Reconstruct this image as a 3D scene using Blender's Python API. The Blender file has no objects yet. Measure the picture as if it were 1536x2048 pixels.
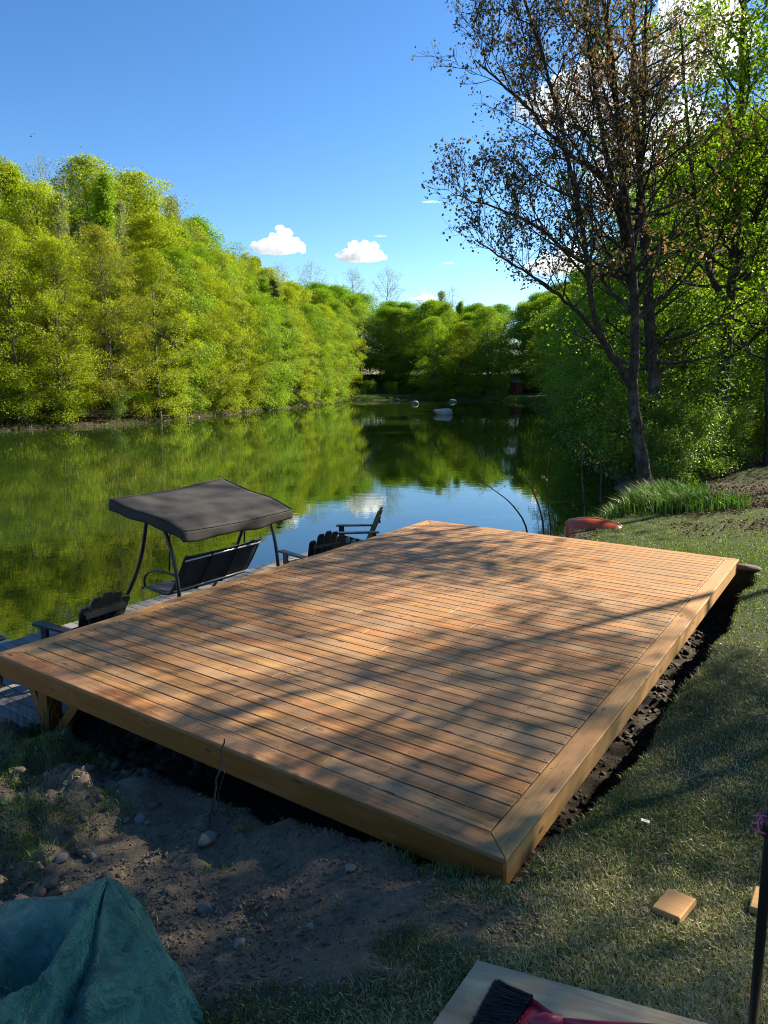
import bpy, math, random
import numpy as np
from mathutils import Vector
R = math.radians
C = bpy.context.scene.collection
sc = bpy.context.scene

# ------------------------------------------------------------------ camera, sky, sun, exposure
FPX, HZ, CH = 1426.0, 762.0, 2.45            # focal length in photo pixels, horizon row, eye height above the deck
PITCH = math.atan((1024 - HZ) / FPX)
cam = bpy.data.cameras.new("camera")
cam.sensor_fit = 'VERTICAL'; cam.sensor_height = 24.0; cam.lens = 24.0 * FPX / 2048.0
cam.clip_start = 0.05; cam.clip_end = 8000
camo = bpy.data.objects.new("camera", cam); C.objects.link(camo)
camo.location = (0, 0, CH); camo.rotation_euler = (math.pi / 2 - PITCH, 0, 0)
sc.camera = camo
AZ, EL = 59.0, 33.0                          # sun: degrees to the right of the view axis, elevation
w = bpy.data.worlds.new("World"); sc.world = w; w.use_nodes = True
nt = w.node_tree
sky = nt.nodes.new('ShaderNodeTexSky'); sky.sky_type = 'NISHITA'; sky.sun_disc = False
sky.sun_elevation = R(EL); sky.sun_rotation = R(AZ); sky.altitude = 300; sky.air_density = 1.0; sky.dust_density = 0.25; sky.ozone_density = 2.5
hs = nt.nodes.new('ShaderNodeHueSaturation'); hs.inputs['Saturation'].default_value = 1.14
gm = nt.nodes.new('ShaderNodeGamma'); gm.inputs[1].default_value = 1.25
nt.links.new(sky.outputs[0], gm.inputs[0]); nt.links.new(gm.outputs[0], hs.inputs['Color'])
bg = nt.nodes['Background']; bg.inputs[1].default_value = 0.045
nt.links.new(hs.outputs[0], bg.inputs[0])
sun = bpy.data.lights.new("sun", 'SUN'); sun.energy = 5.0; sun.angle = R(0.5); sun.color = (1.0, 0.89, 0.70)
suno = bpy.data.objects.new("sun", sun); C.objects.link(suno)
sd = Vector((math.sin(R(AZ)) * math.cos(R(EL)), math.cos(R(AZ)) * math.cos(R(EL)), math.sin(R(EL))))
suno.rotation_euler = sd.to_track_quat('Z', 'Y').to_euler(); suno.location = (30, 20, 40)
sc.view_settings.view_transform = 'Standard'; sc.view_settings.look = 'None'
sc.view_settings.exposure = 1.62; sc.view_settings.gamma = 1
sc.cycles.use_denoising = True; sc.cycles.denoising_prefilter = 'NONE'; sc.cycles.denoising_input_passes = 'RGB_ALBEDO_NORMAL'; sc.cycles.adaptive_threshold = 0.006; sc.cycles.filter_width = 1.05; sc.cycles.max_bounces = 7; sc.cycles.diffuse_bounces = 3; sc.cycles.glossy_bounces = 3
sc.cycles.transmission_bounces = 4; sc.cycles.transparent_max_bounces = 8; sc.cycles.volume_bounces = 14
sc.cycles.caustics_reflective = False; sc.cycles.caustics_refractive = False
sc.cycles.sample_clamp_indirect = 6.0

# ------------------------------------------------------------------ pixel helpers (photo pixels -> world)
def ray(px, py):
    u = (px - 768) / FPX; v = (1024 - py) / FPX; c, s = math.cos(PITCH), math.sin(PITCH)
    return np.array([u, c + v * s, -s + v * c])
def onz(px, py, z):
    r = ray(px, py); t = (z - CH) / r[2]; return np.array([0, 0, CH]) + r * t
def aty(px, py, y):
    r = ray(px, py); return np.array([0, 0, CH]) + r * (y / r[1])
# deck frame: a runs from the near corner to the far one, b from the lawn to the pond
A0 = np.array([0.627, 3.350, 0.0]); UB = np.array([-0.8268, 0.5625, 0]); VA = np.array([0.5625, 0.8268, 0])
DL, DW = 7.66, 5.02
ROT = math.atan2(-0.5625, 0.8268)
def W(a, b, z=0.0): return A0 + UB * b + VA * a + np.array([0, 0, z])

# ------------------------------------------------------------------ mesh helpers
def link(o, parent=None):
    C.objects.link(o)
    if parent is not None: o.parent = parent
    return o
def tag(o, label=None, cat=None, group=None, kind=None):
    if label: o['label'] = label
    if cat: o['category'] = cat
    if group: o['group'] = group
    if kind: o['kind'] = kind
    return o
def empty(name, loc=(0, 0, 0), rz=0.0):
    o = bpy.data.objects.new(name, None); o.location = loc; o.rotation_euler = (0, 0, rz); o.empty_display_size = 0.2
    return link(o)
class MB:
    """collects pieces; build() makes ONE mesh object. Each piece gets one random value in attribute 'rnd'."""
    def __init__(s): s.v = []; s.f = []; s.r = []; s.mi = []; s.n = 0
    def add(s, verts, faces, rnd=None, mi=0):
        if rnd is None: rnd = random.random()
        s.v.extend([tuple(map(float, p)) for p in verts]); s.r.extend([rnd] * len(verts))
        for f in faces: s.f.append(tuple(i + s.n for i in f)); s.mi.append(mi)
        s.n += len(verts)
    def box(s, c, size, rot=None, rnd=None, mi=0, ch=0.0):
        x, y, z = [q / 2 for q in size]
        prs = [(-x, -y), (x, -y), (x, y), (-x, y)]
        s.prism(prs, -z, z, ch, rnd, mi, c, rot)
    def prism(s, poly, z0, z1, ch=0.0, rnd=None, mi=0, c=(0, 0, 0), rot=None):
        n = len(poly); P = [Vector((p[0], p[1], 0)) for p in poly]
        rings = [(0, z0), (0, z1)] if ch <= 0 else [(ch, z0), (0, z0 + ch), (0, z1 - ch), (ch, z1)]
        vs = []
        for ins, z in rings:
            for i in range(n):
                p = P[i]
                if ins > 0:
                    e1 = (P[i] - P[i - 1]).normalized(); e2 = (P[(i + 1) % n] - P[i]).normalized()
                    n1 = Vector((-e1.y, e1.x, 0)); n2 = Vector((-e2.y, e2.x, 0))
                    k = (n1 + n2); k = k / max(k.dot(n1), 0.2); p = p + k * ins
                q = Vector((p.x, p.y, z))
                if rot is not None: q = rot @ q
                vs.append((q.x + c[0], q.y + c[1], q.z + c[2]))
        fs = [tuple(reversed(range(n)))]
        for k in range(len(rings) - 1):
            for i in range(n):
                j = (i + 1) % n; fs.append((k * n + i, k * n + j, (k + 1) * n + j, (k + 1) * n + i))
        m = (len(rings) - 1) * n; fs.append(tuple(m + i for i in range(n)))
        s.add(vs, fs, rnd, mi)
    def tube(s, pts, rad, sides=6, rnd=None, mi=0, cap=True):
        pts = np.asarray(pts, float); n = len(pts)
        rad = np.full(n, rad) if np.isscalar(rad) else np.asarray(rad, float)
        d = np.gradient(pts, axis=0); d /= np.linalg.norm(d, axis=1)[:, None] + 1e-9
        ref = np.array([1.0, 0, 0]) if abs(d[:, 0]).mean() < 0.8 else np.array([0, 1.0, 0])
        e1 = np.cross(d, ref); e1 /= np.linalg.norm(e1, axis=1)[:, None] + 1e-9; e2 = np.cross(d, e1)
        an = np.arange(sides) * 2 * math.pi / sides
        ring = pts[:, None, :] + rad[:, None, None] * (np.cos(an)[None, :, None] * e1[:, None, :] + np.sin(an)[None, :, None] * e2[:, None, :])
        fs = []
        for k in range(n - 1):
            for i in range(sides):
                j = (i + 1) % sides; fs.append((k * sides + i, (k + 1) * sides + i, (k + 1) * sides + j, k * sides + j))
        if cap: fs.append(tuple(range(sides))); fs.append(tuple((n - 1) * sides + i for i in reversed(range(sides))))
        s.add(ring.reshape(-1, 3), fs, rnd, mi)
    def strip(s, pts, w, t, up=(0, 0, 1), rnd=None, mi=0):
        """flat bar swept along pts (width w across, thickness t)"""
        pts = np.asarray(pts, float); d = np.gradient(pts, axis=0); d /= np.linalg.norm(d, axis=1)[:, None]
        side = np.cross(d, np.array(up, float)); side /= np.linalg.norm(side, axis=1)[:, None] + 1e-9
        nn = np.cross(side, d); ws = np.broadcast_to(np.asarray(w, float), (len(pts),))[:, None] / 2
        ring = np.stack([pts - side * ws - nn * t / 2, pts + side * ws - nn * t / 2, pts + side * ws + nn * t / 2, pts - side * ws + nn * t / 2], 1)
        n = len(pts); fs = [(0, 1, 2, 3), tuple((n - 1) * 4 + i for i in (3, 2, 1, 0))]
        for k in range(n - 1):
            for i in range(4):
                j = (i + 1) % 4; fs.append((k * 4 + i, (k + 1) * 4 + i, (k + 1) * 4 + j, k * 4 + j))
        s.add(ring.reshape(-1, 3), fs, rnd, mi)
    def mesh(s, name, mats, smooth=False):
        me = bpy.data.meshes.new(name); me.from_pydata(s.v, [], s.f)
        for m in (mats if isinstance(mats, (list, tuple)) else [mats]): me.materials.append(m)
        at = me.attributes.new('rnd', 'FLOAT', 'POINT'); at.data.foreach_set('value', s.r)
        if any(s.mi): me.polygons.foreach_set('material_index', s.mi)
        me.polygons.foreach_set('use_smooth', [smooth] * len(me.polygons))
        me.update(); return me
    def build(s, name, mats, parent=None, smooth=False):
        return link(bpy.data.objects.new(name, s.mesh(name, mats, smooth)), parent)

def np_mesh(name, v, f, mats, rnd=None, smooth=False, attrs=None, mi=None):
    """v (n,3), f (m,k) with one k: fast path"""
    v = np.asarray(v, np.float32); f = np.asarray(f, np.int32); m, k = f.shape
    me = bpy.data.meshes.new(name)
    me.vertices.add(len(v)); me.vertices.foreach_set('co', v.ravel())
    me.loops.add(m * k); me.loops.foreach_set('vertex_index', f.ravel())
    me.polygons.add(m); me.polygons.foreach_set('loop_start', np.arange(0, m * k, k, dtype=np.int32))
    try: me.polygons.foreach_set('loop_total', np.full(m, k, np.int32))
    except Exception: pass
    for q in (mats if isinstance(mats, (list, tuple)) else [mats]): me.materials.append(q)
    me.update(calc_edges=True)
    if smooth: me.polygons.foreach_set('use_smooth', np.ones(m, bool))
    for nm, arr in (attrs or {}).items():
        a = me.attributes.new(nm, 'FLOAT', 'POINT'); a.data.foreach_set('value', np.asarray(arr, np.float32))
    if rnd is not None:
        a = me.attributes.new('rnd', 'FLOAT', 'POINT'); a.data.foreach_set('value', np.asarray(rnd, np.float32))
    if mi is not None: me.polygons.foreach_set('material_index', np.asarray(mi, np.int32))
    me.validate(); return me

# value noise in numpy
def _h(ix, iy, seed):
    n = (ix.astype(np.int64) * 374761393 + iy.astype(np.int64) * 668265263 + seed * 1442695041) & 0xffffffff
    n = ((n ^ (n >> 13)) * 1274126177) & 0xffffffff
    return ((n ^ (n >> 16)) & 0xffffff) / float(0xffffff)
def vnoise(x, y, seed=0):
    x0 = np.floor(x); y0 = np.floor(y); fx = x - x0; fy = y - y0
    fx = fx * fx * (3 - 2 * fx); fy = fy * fy * (3 - 2 * fy)
    a = _h(x0, y0, seed); b = _h(x0 + 1, y0, seed); c = _h(x0, y0 + 1, seed); d = _h(x0 + 1, y0 + 1, seed)
    return (a * (1 - fx) + b * fx) * (1 - fy) + (c * (1 - fx) + d * fx) * fy
def fbm(x, y, sc_, oct_=4, seed=0):
    s = 0; a = 1; t = 0
    for k in range(oct_): s = s + a * (vnoise(x * sc_ * 2 ** k + 17 * k, y * sc_ * 2 ** k - 9 * k, seed + k) - 0.5); t += a; a *= 0.5
    return s / t * 2
def sstep(e0, e1, x):
    t = np.clip((x - e0) / (e1 - e0), 0, 1); return t * t * (3 - 2 * t)

# ------------------------------------------------------------------ materials
def newmat(name):
    m = bpy.data.materials.new(name); m.use_nodes = True; t = m.node_tree
    for n in list(t.nodes): t.nodes.remove(n)
    out = t.nodes.new('ShaderNodeOutputMaterial'); return m, t, out
def N(t, typ, **kw):
    n = t.nodes.new(typ)
    for k, v in kw.items():
        if k.startswith('_'): setattr(n, k[1:], v)
        else: n.inputs[k.replace('__', ' ')].default_value = v
    return n
def ramp(t, fac, stops):
    r = t.nodes.new('ShaderNodeValToRGB'); e = r.color_ramp.elements
    while len(e) < len(stops): e.new(0.5)
    for el, (p, c) in zip(e, stops): el.position = p; el.color = (*c, 1) if len(c) == 3 else c
    t.links.new(fac, r.inputs[0]); return r.outputs[0]
def mixc(t, fac, a, b, mode='MIX'):
    n = t.nodes.new('ShaderNodeMix'); n.data_type = 'RGBA'; n.blend_type = mode
    for s_, q in ((n.inputs['Factor'], fac), (n.inputs['A'], a), (n.inputs['B'], b)):
        if isinstance(q, (int, float)): s_.default_value = q
        elif isinstance(q, tuple): s_.default_value = (*q, 1) if len(q) == 3 else q
        else: t.links.new(q, s_)
    return n.outputs['Result']
def math_(t, op, a, b=0.0):
    n = t.nodes.new('ShaderNodeMath'); n.operation = op
    for s_, q in ((n.inputs[0], a), (n.inputs[1], b)):
        if isinstance(q, (int, float)): s_.default_value = q
        else: t.links.new(q, s_)
    return n.outputs[0]
def attr(t, name): n = t.nodes.new('ShaderNodeAttribute'); n.attribute_name = name; return n.outputs['Fac']
def coords(t, scale=(1, 1, 1), kind='Object', off=None):
    tc = t.nodes.new('ShaderNodeTexCoord'); mp = t.nodes.new('ShaderNodeMapping'); mp.inputs['Scale'].default_value = scale
    src = tc.outputs[kind]
    if off is not None:
        cb = t.nodes.new('ShaderNodeCombineXYZ')
        t.links.new(math_(t, 'MULTIPLY', off, 37.0), cb.inputs[0]); t.links.new(math_(t, 'MULTIPLY', off, 91.0), cb.inputs[1]); t.links.new(math_(t, 'MULTIPLY', off, 13.0), cb.inputs[2])
        va = t.nodes.new('ShaderNodeVectorMath'); va.operation = 'ADD'; t.links.new(src, va.inputs[0]); t.links.new(cb.outputs[0], va.inputs[1]); src = va.outputs[0]
    t.links.new(src, mp.inputs[0]); return mp.outputs[0]
def noise(t, vec, s, detail=4, rough=0.55, dist=0.0, out='Fac'):
    n = N(t, 'ShaderNodeTexNoise', Scale=s, Detail=detail, Roughness=rough, Distortion=dist); t.links.new(vec, n.inputs['Vector']); return n.outputs[out]
def princ(t, out, col, rough=0.6, spec=0.4, metal=0.0, bump=None, bstr=0.3, bdist=0.01):
    p = t.nodes.new('ShaderNodeBsdfPrincipled')
    for s_, q in ((p.inputs['Base Color'], col), (p.inputs['Roughness'], rough)):
        if isinstance(q, (int, float)): s_.default_value = q
        elif isinstance(q, tuple): s_.default_value = (*q, 1)
        else: t.links.new(q, s_)
    p.inputs['Specular IOR Level'].default_value = spec; p.inputs['Metallic'].default_value = metal
    if bump is not None:
        b = t.nodes.new('ShaderNodeBump'); b.inputs['Strength'].default_value = bstr; b.inputs['Distance'].default_value = bdist
        t.links.new(bump, b.inputs['Height']); t.links.new(b.outputs[0], p.inputs['Normal'])
    t.links.new(p.outputs[0], out.inputs[0]); return p
def simple(name, col, rough=0.5, spec=0.4, metal=0.0, nz=30, amt=0.25, bstr=0.2):
    m, t, out = newmat(name); v = coords(t); f = noise(t, v, nz, 5)
    c = mixc(t, f, tuple(q * (1 - amt) for q in col), tuple(min(1, q * (1 + amt)) for q in col))
    princ(t, out, c, rough, spec, metal, f, bstr, 0.003); return m
def wood(name, axis, stops, grey, greyamt, grain=0.35, knots=True, rough=0.62, across=26.0, hue=1.0):
    """axis: 0 = grain along local x, 1 = along y, 2 = along z"""
    m, t, out = newmat(name); r = attr(t, 'rnd')
    def sc3(al, ac): v = [ac, ac, ac]; v[axis] = al; return tuple(v)
    base = ramp(t, r, stops)
    vg = coords(t, sc3(0.9, across), off=r)
    g = noise(t, vg, 1.0, 6, 0.65, 1.2)
    fine = noise(t, coords(t, sc3(3.0, 160.0), off=r), 1.0, 3, 0.6)
    gg = math_(t, 'ADD', math_(t, 'MULTIPLY', g, 0.75), math_(t, 'MULTIPLY', fine, 0.25))
    dark = ramp(t, gg, [(0.30, (1 - grain,) * 3), (0.55, (1.0, 1.0, 1.0)), (0.75, (1 + grain * 0.25,) * 3)])
    c = mixc(t, 1.0, base, dark, 'MULTIPLY')
    bl = noise(t, coords(t, sc3(1.1, 3.5), off=r), 1.0, 4, 0.6)
    c = mixc(t, ramp(t, bl, [(0.42, (0, 0, 0)), (0.62, (greyamt,) * 3)]), c, grey)
    red = noise(t, coords(t, sc3(1.7, 5.0), off=math_(t, 'ADD', r, 3.1)), 1.0, 3, 0.6)
    c = mixc(t, ramp(t, red, [(0.54, (0, 0, 0)), (0.72, (0.55,) * 3)]), c, (0.37 * hue, 0.135 * hue, 0.042))
    if knots:
        vo = N(t, 'ShaderNodeTexVoronoi', Scale=1.0, Randomness=1.0); t.links.new(coords(t, sc3(2.6, 7.5), off=r), vo.inputs['Vector'])
        kd = math_(t, 'ADD', vo.outputs['Distance'], math_(t, 'MULTIPLY', noise(t, coords(t, sc3(6, 20)), 1.0, 2), 0.06))
        km = ramp(t, kd, [(0.10, (0.9,) * 3), (0.18, (0, 0, 0))]); c = mixc(t, km, c, (0.11, 0.040, 0.018))
        km2 = ramp(t, kd, [(0.16, (0, 0, 0)), (0.22, (0.10,) * 3), (0.32, (0, 0, 0))]); c = mixc(t, km2, c, (0.55, 0.33, 0.16))
    ro = ramp(t, g, [(0.3, (rough + 0.15,) * 3), (0.7, (rough - 0.1,) * 3)])
    princ(t, out, c, ro, 0.35, 0, gg, 0.35, 0.004); return m
PAL = [(0.0, (0.416, 0.216, 0.066)), (0.17, (0.416, 0.171, 0.048)), (0.34, (0.317, 0.189, 0.086)), (0.5, (0.455, 0.225, 0.062)), (0.67, (0.307, 0.158, 0.062)), (0.84, (0.426, 0.189, 0.055)), (1.0, (0.376, 0.221, 0.094))]
M = {}
M['deck_x'] = wood('decking_wood', 0, PAL, (0.27, 0.175, 0.095), 0.75, 1.0)
M['deck_y'] = wood('border_wood', 1, PAL, (0.34, 0.225, 0.12), 0.5, 0.5)
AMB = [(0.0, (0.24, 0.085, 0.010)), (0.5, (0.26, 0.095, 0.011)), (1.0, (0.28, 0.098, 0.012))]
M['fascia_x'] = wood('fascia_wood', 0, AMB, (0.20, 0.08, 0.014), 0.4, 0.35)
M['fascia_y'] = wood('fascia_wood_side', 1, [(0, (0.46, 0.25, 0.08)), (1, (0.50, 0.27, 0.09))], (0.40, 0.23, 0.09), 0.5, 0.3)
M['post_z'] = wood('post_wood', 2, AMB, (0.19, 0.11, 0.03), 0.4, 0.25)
GRY = [(0.0, (0.17, 0.165, 0.155)), (0.5, (0.25, 0.24, 0.22)), (1.0, (0.20, 0.19, 0.175))]
M['dock_x'] = wood('weathered_wood', 0, GRY, (0.14, 0.14, 0.13), 0.6, 0.45, False, 0.8, hue=0.35)
M['dock_y'] = wood('weathered_wood_long', 1, GRY, (0.14, 0.14, 0.13), 0.6, 0.45, False, 0.8, hue=0.35)
M['ply'] = wood('plywood', 0, [(0, (0.42, 0.33, 0.20)), (1, (0.44, 0.35, 0.22))], (0.27, 0.21, 0.135), 0.75, 0.45, False, 0.7, 9.0, hue=0.9)
M['block'] = wood('cutoff_wood', 1, [(0, (0.56, 0.30, 0.10)), (1, (0.58, 0.31, 0.11))], (0.54, 0.31, 0.13), 0.3, 0.25, False)
M['screw'] = simple('screw_steel', (0.06, 0.05, 0.045), 0.5, 0.5, 0.6)
M['resin'] = simple('dark_resin', (0.008, 0.008, 0.009), 0.45, 0.5, nz=60)
M['tube'] = simple('dark_tube', (0.007, 0.007, 0.008), 0.38, 0.5, nz=40)
M['chrome'] = simple('pale_trim', (0.55, 0.56, 0.58), 0.3, 0.5, 0.5)
M['steel'] = simple('galvanised_steel', (0.07, 0.085, 0.085), 0.45, 0.5, 0.7)
M['red_plastic'] = simple('red_plastic', (0.45, 0.02, 0.05), 0.35, 0.5, nz=15)
M['bristle'] = simple('black_bristle', (0.008, 0.009, 0.013), 0.6, 0.3)
M['pole'] = simple('black_pole', (0.008, 0.009, 0.009), 0.3, 0.5)
M['pink'] = simple('pink_string', (0.75, 0.10, 0.28), 0.6)
M['paper'] = simple('white_card', (0.75, 0.75, 0.72), 0.6)
M['ink'] = simple('printed_ink', (0.05, 0.05, 0.06), 0.6)
M['white'] = simple('white_siding', (0.75, 0.75, 0.73), 0.5)
M['maroon'] = simple('maroon_siding', (0.16, 0.025, 0.025), 0.6)
M['roof'] = simple('grey_shingle', (0.22, 0.22, 0.21), 0.8)
M['glass'] = simple('dark_glass', (0.02, 0.025, 0.03), 0.1)
M['boat'] = simple('orange_red_hull', (0.48, 0.075, 0.022), 0.28, 0.5, nz=6, amt=0.12, bstr=0.05)
M['boatrim'] = simple('pale_orange_rim', (0.60, 0.26, 0.12), 0.3, 0.5, nz=6)

def canvas():
    m, t, out = newmat('woven_canopy_fabric'); v = coords(t)
    wv = N(t, 'ShaderNodeTexWave', Scale=38.0, Distortion=0.6); wv.bands_direction = 'DIAGONAL'; t.links.new(v, wv.inputs['Vector'])
    f = noise(t, v, 3.0, 5); c = mixc(t, f, (0.018, 0.017, 0.016), (0.060, 0.054, 0.049))
    princ(t, out, c, 0.75, 0.2, 0, wv.outputs['Fac'], 0.25, 0.002); return m
M['canvas'] = canvas()
def sling():
    m, t, out = newmat('black_sling_fabric'); v = coords(t); f = noise(t, v, 25.0, 4)
    princ(t, out, mixc(t, f, (0.010, 0.011, 0.014), (0.022, 0.024, 0.03)), 0.6, 0.4, 0, f, 0.2, 0.002); return m
M['sling'] = sling()
def tarp():
    m, t, out = newmat('green_tarpaulin'); v = coords(t)
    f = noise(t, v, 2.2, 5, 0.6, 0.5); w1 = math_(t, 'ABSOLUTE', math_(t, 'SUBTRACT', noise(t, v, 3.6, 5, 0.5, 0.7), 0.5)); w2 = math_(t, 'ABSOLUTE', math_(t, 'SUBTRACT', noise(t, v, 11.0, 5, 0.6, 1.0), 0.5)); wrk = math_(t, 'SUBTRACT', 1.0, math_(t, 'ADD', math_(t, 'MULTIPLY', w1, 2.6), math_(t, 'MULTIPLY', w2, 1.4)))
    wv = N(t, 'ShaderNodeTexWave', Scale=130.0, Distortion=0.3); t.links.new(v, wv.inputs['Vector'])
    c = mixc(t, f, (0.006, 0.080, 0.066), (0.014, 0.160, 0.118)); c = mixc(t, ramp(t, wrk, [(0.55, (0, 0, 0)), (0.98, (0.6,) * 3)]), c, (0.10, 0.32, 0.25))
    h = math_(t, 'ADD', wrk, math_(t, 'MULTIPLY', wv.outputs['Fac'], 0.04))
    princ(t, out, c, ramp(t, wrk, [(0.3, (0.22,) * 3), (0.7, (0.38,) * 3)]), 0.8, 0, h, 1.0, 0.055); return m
M['tarp'] = tarp()
def bark(name, c1, c2, sc_=6.0):
    m, t, out = newmat(name); v = coords(t, (1, 1, 0.25)); f = noise(t, v, sc_ * 2.2, 8, 0.78, 0.8)
    lich = noise(t, coords(t), 2.5, 5, 0.6)
    c = mixc(t, ramp(t, f, [(0.35, (0, 0, 0)), (0.65, (1, 1, 1))]), c1, c2)
    c = mixc(t, ramp(t, lich, [(0.55, (0, 0, 0)), (0.68, (0.5,) * 3)]), c, (0.20, 0.21, 0.16))
    princ(t, out, c, 0.9, 0.15, 0, f, 1.0, 0.08); return m
M['bark'] = bark('maple_bark', (0.012, 0.010, 0.008), (0.11, 0.09, 0.075))
M['bark_far'] = bark('grey_brown_bark', (0.05, 0.042, 0.035), (0.15, 0.13, 0.11), 3.0)
M['bark_pale'] = bark('pale_bark', (0.14, 0.13, 0.11), (0.32, 0.30, 0.27), 3.0)
def leaf(name, stops, trans=0.45, gloss=0.05, tint=(1.15, 1.25, 0.55)):
    m, t, out = newmat(name); r = attr(t, 'rnd'); c = ramp(t, r, stops)
    d = t.nodes.new('ShaderNodeBsdfDiffuse'); t.links.new(c, d.inputs[0])
    tr = t.nodes.new('ShaderNodeBsdfTranslucent'); t.links.new(mixc(t, 1.0, c, tint, 'MULTIPLY'), tr.inputs[0])
    mx = t.nodes.new('ShaderNodeMixShader'); mx.inputs[0].default_value = trans; t.links.new(d.outputs[0], mx.inputs[1]); t.links.new(tr.outputs[0], mx.inputs[2])
    g = N(t, 'ShaderNodeBsdfGlossy', Roughness=0.45); g.inputs[0].default_value = (0.75, 0.85, 0.6, 1); m2 = t.nodes.new('ShaderNodeMixShader'); m2.inputs[0].default_value = gloss
    t.links.new(mx.outputs[0], m2.inputs[1]); t.links.new(g.outputs[0], m2.inputs[2]); t.links.new(m2.outputs[0], out.inputs[0]); return m
def greens(c, j=0.3):
    return [(0.0, tuple(q * (1 - j) for q in c)), (0.5, c), (1.0, (c[0] * (1 + j), c[1] * (1 + j * 0.8), c[2] * (1 + j * 0.3)))]
L = {}
L['yellow'] = leaf('yellow_green_leaf', greens((0.29, 0.345, 0.014), 0.35), gloss=0.02)
L['fresh'] = leaf('fresh_green_leaf', greens((0.20, 0.31, 0.014), 0.35), gloss=0.025)
L['mid'] = leaf('mid_green_leaf', greens((0.16, 0.29, 0.012), 0.35), gloss=0.02)
L['olive'] = leaf('olive_young_leaf', greens((0.27, 0.275, 0.03)), gloss=0.02)
L['pale'] = leaf('pale_bud_leaf', greens((0.24, 0.27, 0.11)), 0.35, 0.02)
L['deep'] = leaf('deep_green_leaf', greens((0.05, 0.11, 0.014)), 0.45, 0.035)
L['wood'] = leaf('woodland_leaf', greens((0.17, 0.27, 0.012), 0.45), 0.58, 0.05)
L['conifer'] = leaf('conifer_needle', greens((0.018, 0.045, 0.016)), 0.1, 0.02)
L['bronze'] = leaf('bronze_maple_leaf', [(0, (0.08, 0.09, 0.03)), (0.4, (0.15, 0.13, 0.055)), (0.75, (0.23, 0.15, 0.075)), (1, (0.32, 0.20, 0.11))], 0.45, 0.05, (1.2, 0.95, 0.6))
L['wild'] = leaf('undergrowth_leaf', greens((0.11, 0.19, 0.014), 0.4), 0.5, 0.04)
L['reed'] = leaf('reed_blade', greens((0.05, 0.115, 0.014)), 0.4, 0.05)
L['grass'] = leaf('lawn_blade', [(0, (0.030, 0.06, 0.012)), (0.3, (0.065, 0.085, 0.022)), (0.55, (0.13, 0.125, 0.05)), (0.78, (0.26, 0.215, 0.105)), (1, (0.50, 0.42, 0.25))], 0.25, 0.05, (1.1, 1.15, 0.7))
L['tuft'] = leaf('tuft_blade', [(0, (0.06, 0.13, 0.016)), (0.7, (0.14, 0.22, 0.03)), (1, (0.32, 0.29, 0.12))], 0.35, 0.05)
L['litter'] = leaf('fallen_leaf', [(0, (0.04, 0.026, 0.016)), (0.6, (0.10, 0.068, 0.042)), (1, (0.12, 0.09, 0.055))], 0.1, 0.005, (1.1, 0.9, 0.7))
def ground_mat():
    m, t, out = newmat('lawn_and_soil'); v = coords(t); g = attr(t, 'grass'); l = attr(t, 'litter'); p = attr(t, 'pit')
    n1 = noise(t, v, 3.0, 6, 0.65); n2 = noise(t, v, 28.0, 6, 0.7); n3 = noise(t, v, 130.0, 4, 0.7)
    soil = mixc(t, n1, (0.085, 0.064, 0.043), (0.165, 0.128, 0.088)); soil = mixc(t, ramp(t, n2, [(0.35, (0, 0, 0)), (0.75, (0.8,) * 3)]), soil, (0.23, 0.18, 0.13))
    soil = mixc(t, ramp(t, n3, [(0.60, (0, 0, 0)), (0.70, (0.8,) * 3)]), soil, (0.36, 0.32, 0.27))
    gr = mixc(t, n2, (0.025, 0.030, 0.012), (0.075, 0.075, 0.038)); gr = mixc(t, n1, gr, (0.035, 0.045, 0.018))
    li = mixc(t, n2, (0.022, 0.016, 0.011), (0.075, 0.052, 0.034))
    c = mixc(t, g, soil, gr); c = mixc(t, l, c, li); c = mixc(t, p, c, mixc(t, n2, (0.018, 0.014, 0.011), (0.055, 0.042, 0.032)))  # pit floor: shade of the trench put into a darker soil colour
    h = math_(t, 'ADD', n2, math_(t, 'MULTIPLY', n3, 0.5))
    princ(t, out, c, 0.92, 0.2, 0, h, 0.8, 0.02); return m
M['ground'] = ground_mat()
def water_mat():
    m, t, out = newmat('pond_water'); v = coords(t, (1, 1, 1))
    n1 = noise(t, coords(t, (0.9, 2.2, 1)), 1.3, 3, 0.5); n2 = noise(t, coords(t, (1, 1.6, 1)), 6.0, 2, 0.5)
    h = math_(t, 'ADD', math_(t, 'MULTIPLY', n1, 0.7), math_(t, 'MULTIPLY', n2, 0.18))
    b = N(t, 'ShaderNodeBump', Strength=0.10, Distance=0.02); t.links.new(h, b.inputs['Height'])
    big = noise(t, v, 0.35, 4)
    d = t.nodes.new('ShaderNodeBsdfDiffuse'); t.links.new(mixc(t, big, (0.014, 0.030, 0.006), (0.028, 0.050, 0.008)), d.inputs[0])
    g = N(t, 'ShaderNodeBsdfGlossy', Roughness=0.008); g.inputs[0].default_value = (0.97, 1.0, 0.98, 1); t.links.new(b.outputs[0], g.inputs['Normal'])
    fr = N(t, 'ShaderNodeFresnel', IOR=2.3); t.links.new(b.outputs[0], fr.inputs['Normal'])
    mx = t.nodes.new('ShaderNodeMixShader'); t.links.new(fr.outputs[0], mx.inputs[0]); t.links.new(d.outputs[0], mx.inputs[1]); t.links.new(g.outputs[0], mx.inputs[2])
    t.links.new(mx.outputs[0], out.inputs[0]); return m
M['water'] = water_mat()
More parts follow.
